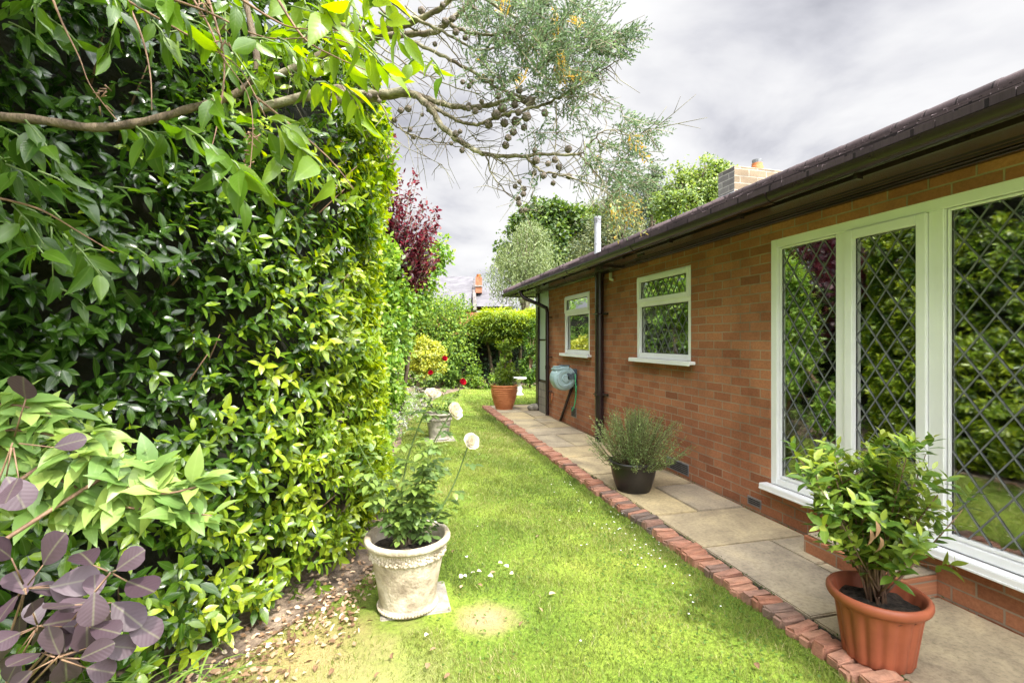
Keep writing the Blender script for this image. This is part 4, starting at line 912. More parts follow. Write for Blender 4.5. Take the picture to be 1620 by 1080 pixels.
# stems low in the hedge
m = MB()
for i in range(60):
    k = random.randrange(1, len(HEDGE)-2); t = random.random(); x = HEDGE[k][0]*(1-t)+HEDGE[k+1][0]*t; y = HEDGE[k][1]*(1-t)+HEDGE[k+1][1]*t
    nx_, ny_ = HEDGE[k+1][1]-HEDGE[k][1], -(HEDGE[k+1][0]-HEDGE[k][0]); l = math.hypot(nx_, ny_); z = random.uniform(0, 2.8)
    m.tube([(x-nx_/l*.24, y-ny_/l*.24, z), (x-nx_/l*.1, y-ny_/l*.1, z+.12), (x+nx_/l*.03+random.uniform(-.05, .05), y+ny_/l*.03, z+.26)], [.007, .005, .002], 5)
m.build('stem', M['redtwig'], hd, smooth=True)

# ---------------------------------------------------------------- generic trees and shrubs
def blobfol(Lv, blobs, n, leaf, wr, tint, outw=.7, shell=.5, up=.4, clump=0):
    vol = np.array([b[3]*b[4]*b[5] for b in blobs])**.67; pr_ = vol/vol.sum()
    k = rng.choice(len(blobs), n, p=pr_); B = np.array([b[:6] for b in blobs])[k]
    d = rdir(n); lump = 1+.16*np.sin(d[:, 0]*7+B[:, 0]*3)+.13*np.sin(d[:, 2]*9+B[:, 1])+.12*np.sin(d[:, 1]*8+B[:, 2]*5)
    r = rng.random(n)**shell*lump
    if clump:
        cd = rdir(clump*len(blobs)).reshape(len(blobs), clump, 3); j = rng.integers(0, clump, n); c0 = cd[k, j]; cr = (.45+.6*rng.random((len(blobs), clump)))[k, j]
        P = B[:, :3]+(c0*cr[:, None]+rng.normal(0, .17, (n, 3)))*B[:, 3:6]; d = unit(P-B[:, :3])
    else: P = B[:, :3]+d*r[:, None]*B[:, 3:6]
    dr = unit(d*outw+rdir(n)*.8+[0, 0, -.15]); nn = d*.5+np.array([0, 0, up])+rnd(n)*.5
    ln = rng.uniform(leaf[0], leaf[1], n); th = np.clip(rng.uniform(tint[0], tint[1], n), 0, 1)
    Lv.add(P, dr, nn, ln, ln*wr, th)
def tree(name, label, cat, base, blobs, n, leaf, wr, mat, tint=(.1, .8), trunk=.15, clump=0, prof='quad', shell=.5, limbs=14, bark=None, group=None, weep=0):
    root = empty(name, base, label, cat, group); base = Vector(base)
    m = MB(); top = Vector(blobs[0][:3]); m.tube([base, base.lerp(top, .5)+Vector((trunk*.5, 0, 0)), top], [trunk, trunk*.75, trunk*.3], 9)
    for i in range(limbs):
        b = random.choice(blobs); d = Vector(rdir(1)[0]); d.z = abs(d.z)*.6; e = Vector(b[:3])+Vector((d.x*b[3], d.y*b[4], d.z*b[5]))*.85
        s0 = base.lerp(top, random.uniform(.35, .9)); mid = s0.lerp(e, .5)+Vector((0, 0, .1*b[5])); m.tube([s0, mid, e], [trunk*.4, trunk*.2, trunk*.05], 6)
    m.build('trunk', bark or M['bark'], root, smooth=True)
    Lv = Leaves(); blobfol(Lv, blobs, n, leaf, wr, tint, clump=clump, shell=shell)
    if weep:
        P = []; 
        for i in range(weep):
            b = random.choice(blobs); d = Vector(rdir(1)[0]); p = Vector(b[:3])+Vector((d.x*b[3], d.y*b[4], abs(d.z)*b[5]))*random.uniform(.8, 1.1); l = random.uniform(.5, 1.3)
            for q in range(22): P.append((p.x+random.gauss(0, .05)+d.x*.2*q/22, p.y+random.gauss(0, .05), p.z-l*q/22))
        P = np.array(P); n_ = len(P); Lv.add(P, rdir(n_)*.6+[0, 0, -1.], rdir(n_), rng.uniform(*leaf, n_), leaf[1]*wr*.7, np.clip(rng.uniform(tint[0]+.1, tint[1]+.15, n_), 0, 1))
    Lv.build('crown', mat, root, prof, bend=.1, fold=.1); return root
def P3(u, v, Z): p = at(u, v, Z); return (p.x, p.y, p.z)
def blob(u, v, Z, ru, rv, rd=None):            # blob seen at (u, v), radii given in photograph pixels
    p = at(u, v, Z); k = Z/780; return (p.x, p.y, p.z, ru*k, rd or ru*k, rv*k)
def gb(u, Z): p = at(u, 537, Z); return (p.x, p.y, GZ)

# purple plum behind the hedge: upright stems set with leaves
pl_ = empty('purple_plum_tree', gb(585, 6.6), 'purple-leaved plum tree rising behind the end of the laurel hedge', 'tree')
m = MB(); b0 = Vector(gb(585, 6.6)); m.tube([b0, b0+Vector((.05, 0, 1.3)), b0+Vector((.1, 0, 2.0))], [.07, .055, .04], 9); PP = []; DD = []; 
tips = [(618, 195), (604, 215), (632, 262), (640, 290), (661, 265), (672, 300), (655, 330), (690, 322), (694, 330), (688, 350), (676, 370), (668, 345), (650, 380), (640, 350), (625, 320), (615, 290), (610, 350), (630, 400), (655, 405), (672, 400), (690, 395), (600, 300), (590, 250), (580, 220), (600, 400), (620, 430), (560, 240), (545, 300)]
for (u, v) in tips:
    for dzz in (0, .35, -.3):
        e = Vector(P3(u+random.uniform(-6, 6), v+random.uniform(0, 22), 6.5+dzz)); s0 = b0+Vector((.1, 0, random.uniform(1.2, 2.0))); mid = s0.lerp(e, .55)+Vector((0, 0, -.12))
        m.tube([s0, mid, e], [.014, .008, .002], 5)
        for q in range(34):
            t = .25+.75*q/34; PP.append(s0.lerp(mid, t*2) if t < .5 else mid.lerp(e, t*2-1)); DD.append((e-s0).normalized())
m.build('trunk', M['bark'], pl_, smooth=True)
PP = np.array([tuple(p) for p in PP]); DD = np.array([tuple(p) for p in DD]); Lv = Leaves(); n = len(PP)
PP = np.repeat(PP, 2, 0)+rng.normal(0, .035, (2*n, 3)); DD = np.repeat(DD, 2, 0); Lv.add(PP, DD*.5+rdir(2*n)*.9, rdir(2*n)*.6+[0, 0, 1], rng.uniform(.045, .075, 2*n), rng.uniform(.012, .02, 2*n), rng.uniform(.05, 1, 2*n))
blobfol(Lv, [blob(640, 420, 6.4, 38, 45), blob(618, 380, 6.6, 30, 60)], 2600, (.05, .075), .28, (0, .45))
Lv.build('crown', M['plum'], pl_, 'rose', bend=.15, fold=.2)
# small light green tree beyond it
tree('young_maple', 'small bright green tree standing just behind the purple plum', 'tree', gb(632, 8.2), [blob(660, 440, 8.2, 34, 45), blob(632, 500, 8.0, 26, 45), blob(622, 550, 8.0, 20, 34), blob(688, 405, 8.2, 22, 28), blob(700, 385, 8.2, 9, 14), blob(650, 470, 8.0, 32, 40)], 3600, (.05, .09), .36, M['bright'], (.3, 1), .04, clump=16, prof='rose', limbs=16)
# shrubs between hedge and topiary
def shrub(name, label, blobs, n, leaf, wr, mat, base, tint=(.1, .8), clump=0, prof='laurel', cat='shrub', limbs=10, group=None, trunk=.03):
    return tree(name, label, cat, base, blobs, n, leaf, wr, mat, tint, trunk, clump, prof, .45, limbs, M['redtwig'], group)
shrub('light_green_shrub', 'pale green leafy shrub crowding the far end of the laurel hedge', [blob(592, 520, 5.9, 40, 90), blob(600, 600, 5.8, 36, 50), blob(600, 440, 6.0, 40, 60), blob(622, 550, 6.4, 26, 50), blob(628, 480, 6.2, 24, 34), blob(590, 680, 5.3, 34, 55), blob(602, 740, 4.9, 22, 40)], 10500, (.05, .085), .27, M['bright'], gb(585, 6), (.35, 1), 26)
shrub('mottled_shrub', 'mixed green shrub with reddish sprigs between hedge and topiary', [blob(630, 530, 7.6, 24, 45), blob(615, 500, 7.4, 26, 70), blob(640, 480, 7.8, 20, 30)], 3000, (.04, .075), .3, M['shrub'], gb(620, 7.5), (.4, 1), 18)
# flowering ground cover
Lv = Leaves(); Lf = Leaves(); st_ = MB()
for (u, v, Z, ru, rv, n) in [(600, 665, 6.9, 42, 30, 1500), (625, 640, 8.2, 40, 26, 1500), (640, 625, 9.4, 36, 20, 1200), (590, 640, 7.4, 36, 30, 1000), (650, 612, 10.5, 28, 14, 700)]:
    b = blob(u, v, Z, ru, rv); b = (*b[:2], GZ+.12, b[3], b[4]*1.2, .26)
    blobfol(Lv, [b], n, (.03, .055), .25, (.3, 1)); k = n//3; P = rdir(k); P[:, 2] = np.abs(P[:, 2]); P = P*[b[3], b[4], b[5]]*1.05+b[:3]; Lf.add(P, rdir(k)+[0, 0, .8], rdir(k), rng.uniform(.02, .035, k), .009, rng.random(k))
gc = empty('flowering_ground_cover', (.2, 8, GZ), 'low froth of pale pink and white flowers in the bed below the topiary', 'ground cover'); tag(gc, kind='stuff')
Lv.build('foliage', M['pale'], gc, 'quad'); Lf.build('blossom', M['lavf'], gc, 'quad')
# golden topiary
tp = empty('golden_topiary', gb(660, 11.6), 'golden yellow clipped ball on a short bare stem', 'topiary')
c = Vector(P3(673, 567, 11.6)); m = MB(); m.tube([Vector(gb(657, 11.6)), Vector((c.x-.12, c.y, c.z-.3)), c], [.04, .035, .02], 8); m.build('trunk', M['lichen_bark'], tp, smooth=True)
Lv = Leaves(); blobfol(Lv, [(c.x, c.y, c.z, .44, .44, .44)], 5000, (.04, .065), .34, (.1, 1), shell=.22, clump=0); Lv.build('crown', M['topiary'], tp, 'rose', bend=.1)
# far shrubs and hedges closing the garden
shrub('rounded_shrub', 'big rounded mid green shrub at the end of the lawn left of the golden conifer', [blob(697, 516, 15, 52, 50), blob(692, 496, 15, 46, 36), blob(675, 500, 15, 34, 34), blob(710, 560, 14.6, 44, 45), blob(665, 560, 15, 40, 50), blob(720, 500, 15.2, 30, 32)], 12000, (.055, .10), .33, M['shrub'], gb(700, 15), (.2, 1), 46, 'quad', trunk=.06)
gcn = empty('golden_conifer', gb(808, 15.4), 'flat topped golden green conifer at the far end of the lawn', 'tree')
m = MB(); 
for q in range(5): m.tube([Vector(gb(780+q*14, 15.6)), Vector(P3(775+q*16, 560, 15.6)), Vector(P3(765+q*20, 520, 15.5))], [.07, .05, .02], 7)
m.build('trunk', M['bark'], gcn, smooth=True)
Lv = Leaves()
for (u, v, ru, rv, n) in [(800, 502, 55, 12, 3400), (780, 512, 38, 12, 2400), (820, 516, 42, 14, 2600), (795, 526, 45, 10, 1800), (838, 505, 30, 14, 1700), (762, 520, 24, 16, 1200), (810, 540, 50, 8, 900)]:
    b = blob(u, v, 15.3, ru, rv, 1.0); n_ = n; d = rdir(n_); d[:, 2] *= 1; r = rng.random(n_)**.4; P = np.array(b[:3])+d*r[:, None]*np.array(b[3:6])
    P[:, 2] += .07*np.sin(P[:, 0]*5+P[:, 1]*2)+.04*np.sin(P[:, 0]*13)
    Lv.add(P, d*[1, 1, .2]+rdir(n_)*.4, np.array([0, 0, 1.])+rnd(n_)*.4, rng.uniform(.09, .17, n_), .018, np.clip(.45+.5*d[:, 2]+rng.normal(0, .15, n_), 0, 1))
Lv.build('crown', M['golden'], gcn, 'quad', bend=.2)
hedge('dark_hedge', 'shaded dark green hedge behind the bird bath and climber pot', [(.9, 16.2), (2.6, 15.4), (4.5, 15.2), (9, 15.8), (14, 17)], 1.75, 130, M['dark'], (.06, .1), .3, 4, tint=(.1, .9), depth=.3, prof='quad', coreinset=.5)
shrub('glossy_shrub', 'low glossy green shrub at the back of the lawn behind the red roses', [blob(728, 592, 14.4, 26, 22), blob(708, 600, 14.3, 20, 16)], 2200, (.06, .1), .3, M['shrub'], gb(725, 14.4), (.1, .8), 12, 'quad')
shrub('leafy_shrub', 'dark leafy shrub right of the bird bath beside the brown post', [blob(838, 575, 14.2, 18, 32), blob(845, 540, 14.4, 14, 30)], 2400, (.06, .1), .3, M['shrub'], gb(838, 14.3), (0, .7), 12, 'quad')
shrub('low_shrub', 'low bright edging shrub left of the ribbed pot at the lawn end', [blob(768, 600, 14.2, 22, 12), blob(745, 602, 14.2, 18, 10)], 1500, (.05, .09), .3, M['shrub'], gb(766, 14.2), (.3, 1), 8, 'quad')
# boundary hedge continuing behind the bed on the left (seen in the windows)
hedge('boundary_hedge', 'sunlit hedge running behind the flower bed beyond the plum tree', [(-1.5, 5.6), (-1.2, 7.5), (-.9, 9.5), (-.4, 12), (.4, 14.5), (.9, 16)], 2.5, 80, M['bright'], (.07, .12), .28, 5, tint=(.2, .9), depth=.3, prof='quad', coreinset=.4)

# ---------------------------------------------------------------- trees beyond
GT = 'trees beyond the bungalow'
tree('weeping_birch', 'feathery grey green weeping birch left of the steel flue', 'tree', gb(830, 19), [blob(832, 400, 19, 42, 48), blob(815, 425, 19, 42, 40), blob(850, 430, 19, 42, 40), blob(830, 455, 19, 48, 40), blob(838, 370, 19, 24, 24)], 5200, (.07, .13), .2, M['birch'], (.1, .9), .14, 22, weep=330, group=GT, limbs=26, bark=M['lichen_bark'])
tree('oak_tree', 'dark green round crowned oak between the birch and the flue', 'tree', gb(875, 27), [blob(862, 345, 27, 40, 26), blob(890, 375, 27, 48, 40), blob(835, 362, 27, 34, 26), blob(910, 410, 27, 55, 40), blob(915, 358, 27, 34, 26), blob(940, 350, 27, 26, 24), blob(880, 335, 27, 26, 16), blob(850, 400, 27, 60, 50), blob(800, 405, 27, 18, 22)], 17000, (.14, .26), .42, M['oak'], (.05, .95), .3, 30, group=GT, limbs=30)
tree('olive_conifer', 'yellowish olive conifer directly behind the steel flue', 'tree', gb(965, 22), [blob(965, 375, 22, 44, 40), blob(940, 395, 22, 36, 30), blob(990, 350, 22, 34, 36), blob(975, 320, 22, 26, 24), blob(1000, 385, 22, 44, 30)], 12000, (.10, .18), .16, M['pine'], (.2, 1), .25, 30, group=GT, limbs=20, shell=.4)
tree('pine_tree', 'blue green pine top rising above the olive conifer', 'tree', gb(1028, 30), [blob(1030, 290, 30, 14, 18), blob(1022, 315, 30, 26, 24), blob(1040, 275, 30, 9, 12), blob(1010, 340, 30, 36, 26)], 6500, (.16, .3), .13, M['pine'], (0, .5), .25, 14, group=GT, limbs=16)
tree('ash_tree', 'tall light green airy tree just left of the stone chimney', 'tree', gb(1100, 26), [blob(1105, 275, 26, 36, 24), blob(1075, 300, 26, 34, 28), blob(1125, 300, 26, 36, 34), blob(1055, 325, 26, 26, 26), blob(1095, 330, 26, 50, 34), blob(1140, 265, 26, 14, 12)], 11000, (.13, .22), .3, M['ash'], (.1, 1), .22, 30, group=GT, limbs=44)
tree('sparse_tree', 'thin greyish tree top between the oak and the olive conifer', 'tree', gb(930, 33), [blob(925, 345, 33, 34, 22), blob(950, 330, 33, 22, 16)], 2600, (.13, .2), .25, M['birch'], (.1, .7), .2, 16, group=GT, limbs=30)
tree('purple_tree', 'dark purple-leaved tree behind the hedge, seen only mirrored in the windows', 'tree', (-3.2, 7.2, GZ), [(-1.25, 6.1, 3.0, .75, .8, 1.3), (-1.6, 6.6, 2.0, .8, .9, 1.0), (-3.0, 7.2, 2.6, 1.5, 1.6, 1.3), (-3.0, 7.6, 4.4, 1.4, 1.5, 1.5), (-3.3, 6.4, 3.6, 1.1, 1.2, 1.3)], 9000, (.08, .13), .4, M['plum'], (0, .5), .12, 16, 'quad')
tree('neighbouring_tree', 'broad green tree beyond the flower bed, seen only mirrored in the windows', 'tree', (-4.2, 11, GZ), [(-4, 11, 3.2, 2, 2.4, 2.0), (-4, 12.5, 5, 2, 2.2, 1.8), (-4, 9.6, 4.6, 1.6, 1.8, 1.6), (-3.6, 14.5, 3.6, 2, 2.4, 2.2)], 7000, (.12, .2), .4, M['shrub'], (0, .9), .16, 22, 'quad')
# ---------------------------------------------------------------- far house
fh = empty('slate_roofed_house', gb(715, 38), 'distant house with grey slate roof and red brick chimneys beyond the shrubs', 'house')
def fx(u, v, Z=38): p = at(u, v, Z); return p
def fbox(u0, u1, v0, v1, d0, d1, Z=38):
    a = fx(u0, v1, Z); b = fx(u1, v0, Z); m = MB(); R_ = Matrix.Rotation(-THETA, 4, 'Z')
    w_ = (u1-u0)/780*Z; c_ = Matrix.Translation(a) @ R_; m.box(0, w_, d0, d1, 0, b.z-a.z, c_); return m
zb = EYE+38*(537-470)/780
m = fbox(657, 800, 494, 560, 0, 7); m.build('wall', M['farbrick'], fh)
def roofm(u0, u1, vr, ve, Z=38, dep=3.5):
    a = fx(u0, ve, Z); R_ = Matrix.Translation(a) @ Matrix.Rotation(-THETA, 4, 'Z'); w_ = (u1-u0)/780*Z; hr_ = Z*(ve-vr)/780*(1+dep/Z)+ (dep/780)*(537-ve)
    m = MB(); v_ = [(0, -.3, 0), (w_, -.3, 0), (w_, dep, hr_), (0, dep, hr_), (0, 2*dep+.3, 0), (w_, 2*dep+.3, 0)]
    m.add([R_ @ Vector(p) for p in v_], [(0, 1, 2, 3), (3, 2, 5, 4), (0, 3, 4), (1, 5, 2)]); return m
roofm(655, 744, 437, 490).build('roof', M['slate'], fh)
roofm(746, 812, 455, 485, 38.5, 2.6).build('roof', M['slate'], fh)
m = fbox(655, 744, 436, 438.5, 3.35, 3.65); m.build('ridge_tile', M['farbrick'], fh)
# stepped gable parapet, sloping down from the ridge
m = MB(); n = 7
for i in range(n):
    u0 = 741+i*1.3; v0_ = 437+i*6.5; q = fbox(u0, u0+4.5, v0_-2, 490, 3.2-i*.55, 3.9-i*.55); m.add(q.v, q.f)
m.build('gable_parapet', M['farstone'], fh)
m = fbox(741.5, 743.7, 430, 437, 3.4, 3.7); m.build('finial', M['farstone'], fh)
for (u0, u1, v0_, v1) in [(750, 760, 434, 460), (665, 671, 447, 462)]:
    m = fbox(u0, u1, v0_, v1, 1.5, 2.2); cs = m.build('chimney', M['farbrick'], fh)
    fbox(u0-.7, u1+.7, v0_+14 if u0 > 700 else v0_, v0_+16 if u0 > 700 else v0_+1.5, 1.4, 2.3).build('chimney_band', M['farstone'], cs)
    if u0 > 700:
        p = fx(755, 434); q = MB(); q.lathe([(.2, 0), (.16, .22), (.18, .25)], (p.x+.45, p.y+1.8, p.z), 12); q.build('chimney_pot', M['claypot'], cs, smooth=True)

# ---------------------------------------------------------------- cypress overhead: limbs, cones, feathery sprays
cy = empty('cypress_tree', (-1.3, 3.6, GZ), 'old cypress whose knotted branches hung with round cones reach over the lawn', 'tree')
trunkp = [Vector((-1.3, 3.4, GZ)), Vector((-1.25, 3.3, 1.2)), Vector((-1.2, 3.1, 2.4)), Vector((-1.2, 2.8, 4.2)), Vector((-1.1, 2.2, 6))]
m = MB(); m.tube(trunkp, [.16, .14, .12, .10, .05], 12); m.build('trunk', M['lichen_bark'], cy, smooth=True)
def smooth(pts, n=6):
    pts = [Vector(p) for p in pts]; out = []
    for i in range(len(pts)-1):
        p0 = pts[max(i-1, 0)]; p1 = pts[i]; p2 = pts[i+1]; p3 = pts[min(i+2, len(pts)-1)]
        for j in range(n):
            t = j/n; out.append(.5*((2*p1)+(p2-p0)*t+(2*p0-5*p1+4*p2-p3)*t*t+(3*p1-p0-3*p2+p3)*t**3))
    out.append(pts[-1]); return out
def pz(l, Z0, Z1): n = len(l)-1; return [at(u, v, Z0+(Z1-Z0)*i/n) for i, (u, v) in enumerate(l)]
S_ = Vector((-1.2, 2.9, 2.35))
branches = [
 ([S_]+pz([(480, 60), (567, 45), (618, 45), (663, 31), (704, 7), (735, -25)], 2.5, 2.1), .022, .010),
 ([S_]+pz([(500, 90), (560, 62), (632, 56), (687, 51), (714, 31), (749, 0), (790, -40)], 2.5, 2.2), .022, .010),
 ([S_]+pz([(500, 148), (550, 149), (598, 149), (649, 147), (680, 171), (704, 205), (738, 230), (769, 244), (824, 247), (870, 243), (917, 246)], 2.4, 2.0), .026, .005),
 ([S_]+pz([(490, 150), (540, 158), (600, 155), (649, 149), (694, 163), (735, 170), (775, 166), (806, 158), (838, 163), (845, 170), (886, 154), (927, 130), (954, 110), (980, 94)], 2.42, 1.95), .022, .0018),
 (pz([(680, 166), (705, 180), (728, 192), (755, 197), (783, 187), (810, 178), (845, 170)], 2.25, 2.0), .010, .005),
 (pz([(714, 40), (732, 48), (769, 56), (803, 48), (828, 33)], 2.2, 2.0), .010, .003),
 (pz([(769, 246), (783, 284), (817, 319), (831, 336)], 2.1, 2.0), .004, .0015),
 (pz([(776, 247), (800, 262), (817, 285), (828, 300)], 2.1, 2.0), .004, .0015),
 (pz([(834, 248), (841, 257), (858, 271), (893, 279), (934, 291), (975, 315)], 2.0, 1.95), .007, .0022),
 (pz([(625, 52), (670, 74), (721, 99), (762, 123), (785, 138), (807, 147), (830, 156)], 2.3, 2.05), .009, .006),
 (pz([(598, 152), (618, 192), (649, 212), (687, 223), (714, 230), (745, 236)], 2.3, 2.1), .004, .0018),
 (pz([(630, 196), (650, 222), (672, 246), (700, 261)], 2.3, 2.2), .003, .001),
 (pz([(560, 40), (640, 100), (700, 130), (760, 150)], 2.3, 2.1), .004, .002),
 (pz([(590, 80), (640, 110), (690, 145), (740, 205), (755, 225)], 2.35, 2.15), .003, .001),
 (pz([(886, 154), (915, 153), (935, 150), (945, 140)], 2.0, 1.97), .003, .001),
 (pz([(880, 160), (880, 210), (878, 240)], 2.0, 2.0), .0025, .002),
 (pz([(640, 10), (700, 60), (740, 120), (756, 160)], 2.3, 2.1), .004, .0015),
 (pz([(590, 0), (620, 30), (660, 50)], 2.4, 2.3), .006, .004),
 (pz([(600, -20), (640, 20), (700, 50), (760, 80), (820, 60), (880, 40)], 2.3, 2.1), .009, .003),
 (pz([(740, -20), (800, 20), (860, 50), (920, 60), (985, 68)], 2.2, 2.0), .010, .0015),
 (pz([(917, 246), (935, 225), (960, 205), (1000, 215), (1040, 200)], 2.0, 1.9), .004, .001),
 (pz([(917, 246), (940, 270), (965, 300)], 2.0, 1.95), .004, .0015),
 (pz([(820, 60), (870, 90), (900, 120), (905, 150)], 2.1, 2.0), .004, .0015),
]
for (pts, r0, r1) in branches:
    sp_ = smooth(pts, 6); k = len(sp_); m = MB()
    sp_ = [p+Vector(rdir(1)[0])*.004*(r0 > .003) for p in sp_]
    m.tube(sp_, [(r0+(r1-r0)*(i/(k-1))**.8)*(1+.12*math.sin(i*2.3)) for i in range(k)], 8)
    for j in range(int(k*.8)):                  # bare side twigs
        i = random.randrange(2, k-1); p = sp_[i]; d = (Vector(rdir(1)[0])+Vector((.5, 0, -.2))).normalized(); l = random.uniform(.04, .2)
        q1 = p+d*l*.5+Vector(rdir(1)[0])*.012; q2 = p+d*l+Vector(rdir(1)[0])*.025; m.tube([p, q1, q2], [.0020, .0014, .0007], 4)
        if random.random() < .6: e = q1+(d+Vector(rdir(1)[0])*.9)*.05; m.tube([q1, e], [.0011, .0006], 4)
    m.build('branch', M['lichen_bark'], cy, smooth=True)
cones = [(569,134,6),(594,137,6),(624,190,6),(649,205,4.5),(654,217,5.5),(766,125,7),(778,128,6),(790,125,6),(796,137,6),(788,152,7),(809,151,10),(822,143,7),(838,161,11),(795,171,9),(814,166,9),(785,182,10),(773,197,9),(798,195,9),(816,192,10),(833,185,10),(829,202,7),(812,209,8),(804,218,7),(800,230,8),(862,179,9),(846,238,7),(899,236,7.5),(848,254,8),(878,253,8),(867,259,7),(884,264,7),(845,274,6),(860,278,8),(877,278,6.5),(875,290,6.5),(900,279,7),(822,288,5.5),(815,295,5),(829,299,5.5),(828,307,6),(820,314,5),(821,322,6),(824,334,6),(831,332,5),(721,212,7),(728,208,6),(728,222,6),(714,227,4.5),(731,238,5.5),(732,130,5),(742,137,5),(746,129,5),(762,161,5),(752,176,7),(742,166,6),(634,175,6.5),(646,172,8),(677,175,4.5),(668,182,4),(688,205,4),(792,7,6.5),(793,26,7),(810,50,9),(785,63,6),(797,61,6),(749,12,6),(721,51,8),(704,34,7),(667,17,8),(688,70,6),(716,30,7),(566,150,7),(584,152,6),(600,160,5),(985,65,4),(972,68,4),(965,76,4),(950,84,4),(972,55,4),(868,95,5),(857,98,4),(741,172,6),(758,170,6),(804,181,8),(820,178,8),(736,60,6),(700,8,6)]
conep = []
for k in range(4):
    m = MB(); m.ball((0, 0, 0), 1, 20, 14, (1, 1, 1.06)); o = m.build('cone', M['cone'], None, smooth=True)
    for v in o.data.vertices:                  # plated surface: peltate scales with grooves and a point each
        d = v.co.normalized(); best = []
        for q in range(12):
            zq = 1-2*(q+.5)/12; aq = q*2.39996+k; s_ = Vector((math.sqrt(1-zq*zq)*math.cos(aq), math.sqrt(1-zq*zq)*math.sin(aq), zq)); best.append(d.dot(s_))
        best.sort(reverse=True); gap = best[0]-best[1]; v.co = d*(.86+.20*min(gap*3.5, 1)**.6+.05*max(0, best[0]-.97)*30)
    conep.append(o.data); bpy.data.objects.remove(o)
for (u, v, r) in cones:
    Z = 2.02+random.uniform(-.06, .06) if u > 690 else 2.25; o = bpy.data.objects.new('cone', random.choice(conep)); col.objects.link(o); o.parent = cy
    s_ = r*Z/780*random.uniform(.62, .84); o.location = at(u, v, Z)-Vector(cy.location); o.scale = (s_, s_, s_); o.rotation_euler = (random.random()*6, random.random()*6, random.random()*6)
def sprays(specs, per=1):
    Lv = Leaves(); st = MB()
    for (p, d, L, tn) in specs:
        p = Vector(p); d = Vector(d).normalized(); a = d.orthogonal().normalized(); a = (Matrix.Rotation(random.random()*6.28, 3, d) @ a); b = d.cross(a)
        e = p+d*L+Vector((0, 0, -.02)); st.tube([p, p.lerp(e, .5), e], [.0016, .0012, .0007], 4, cap=False)
        n = int(L/.010); A = []; B = []; LL = []
        for i in range(n):
            t = (i+.5)/n; q = p.lerp(e, t); side = 1 if i % 2 else -1; ang = random.gauss(0, .5); sd = (a*math.cos(ang)+b*math.sin(ang))*side
            bl = (1-t*.75)*L*.34*random.uniform(.5, 1.2); bd = (sd+d*.9).normalized()
            A.append(q); B.append(bd); LL.append(bl)
            k = max(2, int(bl/.006))
            for j in range(k):
                tt = (j+.6)/k; qq = q+bd*bl*tt; s2 = (d if j % 2 else sd)*.8+bd*.8+Vector(rdir(1)[0])*.35
                A.append(qq); B.append(s2.normalized()); LL.append(random.uniform(.008, .022))
        A = np.array([tuple(x) for x in A]); B = np.array([tuple(x) for x in B]); Lv.add(A, B, rdir(len(A)), np.array(LL), .0029, np.clip(tn+rng.normal(0, .1, len(A)), 0, 1))
    return Lv, st
specs = []
regions = [(770, 45, 45, 40, 22), (830, 70, 60, 60, 55), (880, 60, 60, 55, 50), (905, 110, 45, 45, 38), (860, 130, 45, 30, 22), (790, 110, 30, 35, 16), (935, 70, 45, 30, 26), (975, 62, 22, 14, 8), (880, 185, 36, 28, 14), (850, 205, 26, 12, 7), (940, 235, 30, 36, 26), (985, 225, 38, 34, 30), (1000, 195, 22, 26, 12), (965, 275, 40, 30, 34), (990, 290, 30, 30, 26), (975, 320, 26, 22, 18), (840, 300, 22, 26, 5), (940, 180, 20, 14, 6), (1025, 205, 12, 14, 5), (920, 20, 26, 16, 8), (850, 10, 70, 25, 24), (960, 170, 12, 20, 5)]
for (u, v, ru, rv, n) in regions:
    for i in range(int(n*(1.9 if v < 150 else .95))):
        uu = random.gauss(u, ru*.5); vv = random.gauss(v, rv*.5); Z = random.gauss(2.02, .12); d = Vector(((uu-840)/160+random.gauss(0, .5), random.gauss(0, .5), -(vv-150)/260+random.gauss(.1, .4)))
        tn = random.uniform(.15, .62) if not (950 < uu < 1000 and 300 < vv < 340) else random.uniform(.75, 1)
        if random.random() < .025: tn = .95
        specs.append((at(uu, vv, Z), d, random.uniform(.06, .14), tn))
Lv, st = sprays(specs); Lv.build('foliage', M['cypress'], cy, 'needle', bend=.05, fold=0); st.build('twig', M['lichen_bark'], cy)
# unseen upper crown, added to shade the hedge and the near bed
Lv = Leaves(); blobfol(Lv, [(-1.4, .7, 4.4, 1.0, 1.2, .5), (-1.3, 1.9, 5.2, .9, 1.1, .6), (-2.6, 1.6, 4.9, 1.2, 1.2, .7), (-1.6, -.2, 5.4, 1.2, 1.4, .6), (-1.7, 2.8, 5.6, 1.0, 1.2, .8), (-3.2, .4, 5.0, 1.3, 1.3, .7), (-2.0, .3, 3.5, .7, 1.0, .5), (-2.7, 1.2, 4.0, .8, .8, .5), (-.85, .3, 3.0, .65, .42, .3), (-1.35, .7, 3.1, .6, .6, .35), (-1.6, 1.1, 3.9, .7, .7, .4), (-2.6, -.4, 3.3, .9, .9, .6), (-3.2, .6, 3.4, .8, .9, .6)], 52000, (.10, .20), .22, (.2, .8), clump=26)
Lv.build('shading_crown', M['cypress'], cy, 'quad')

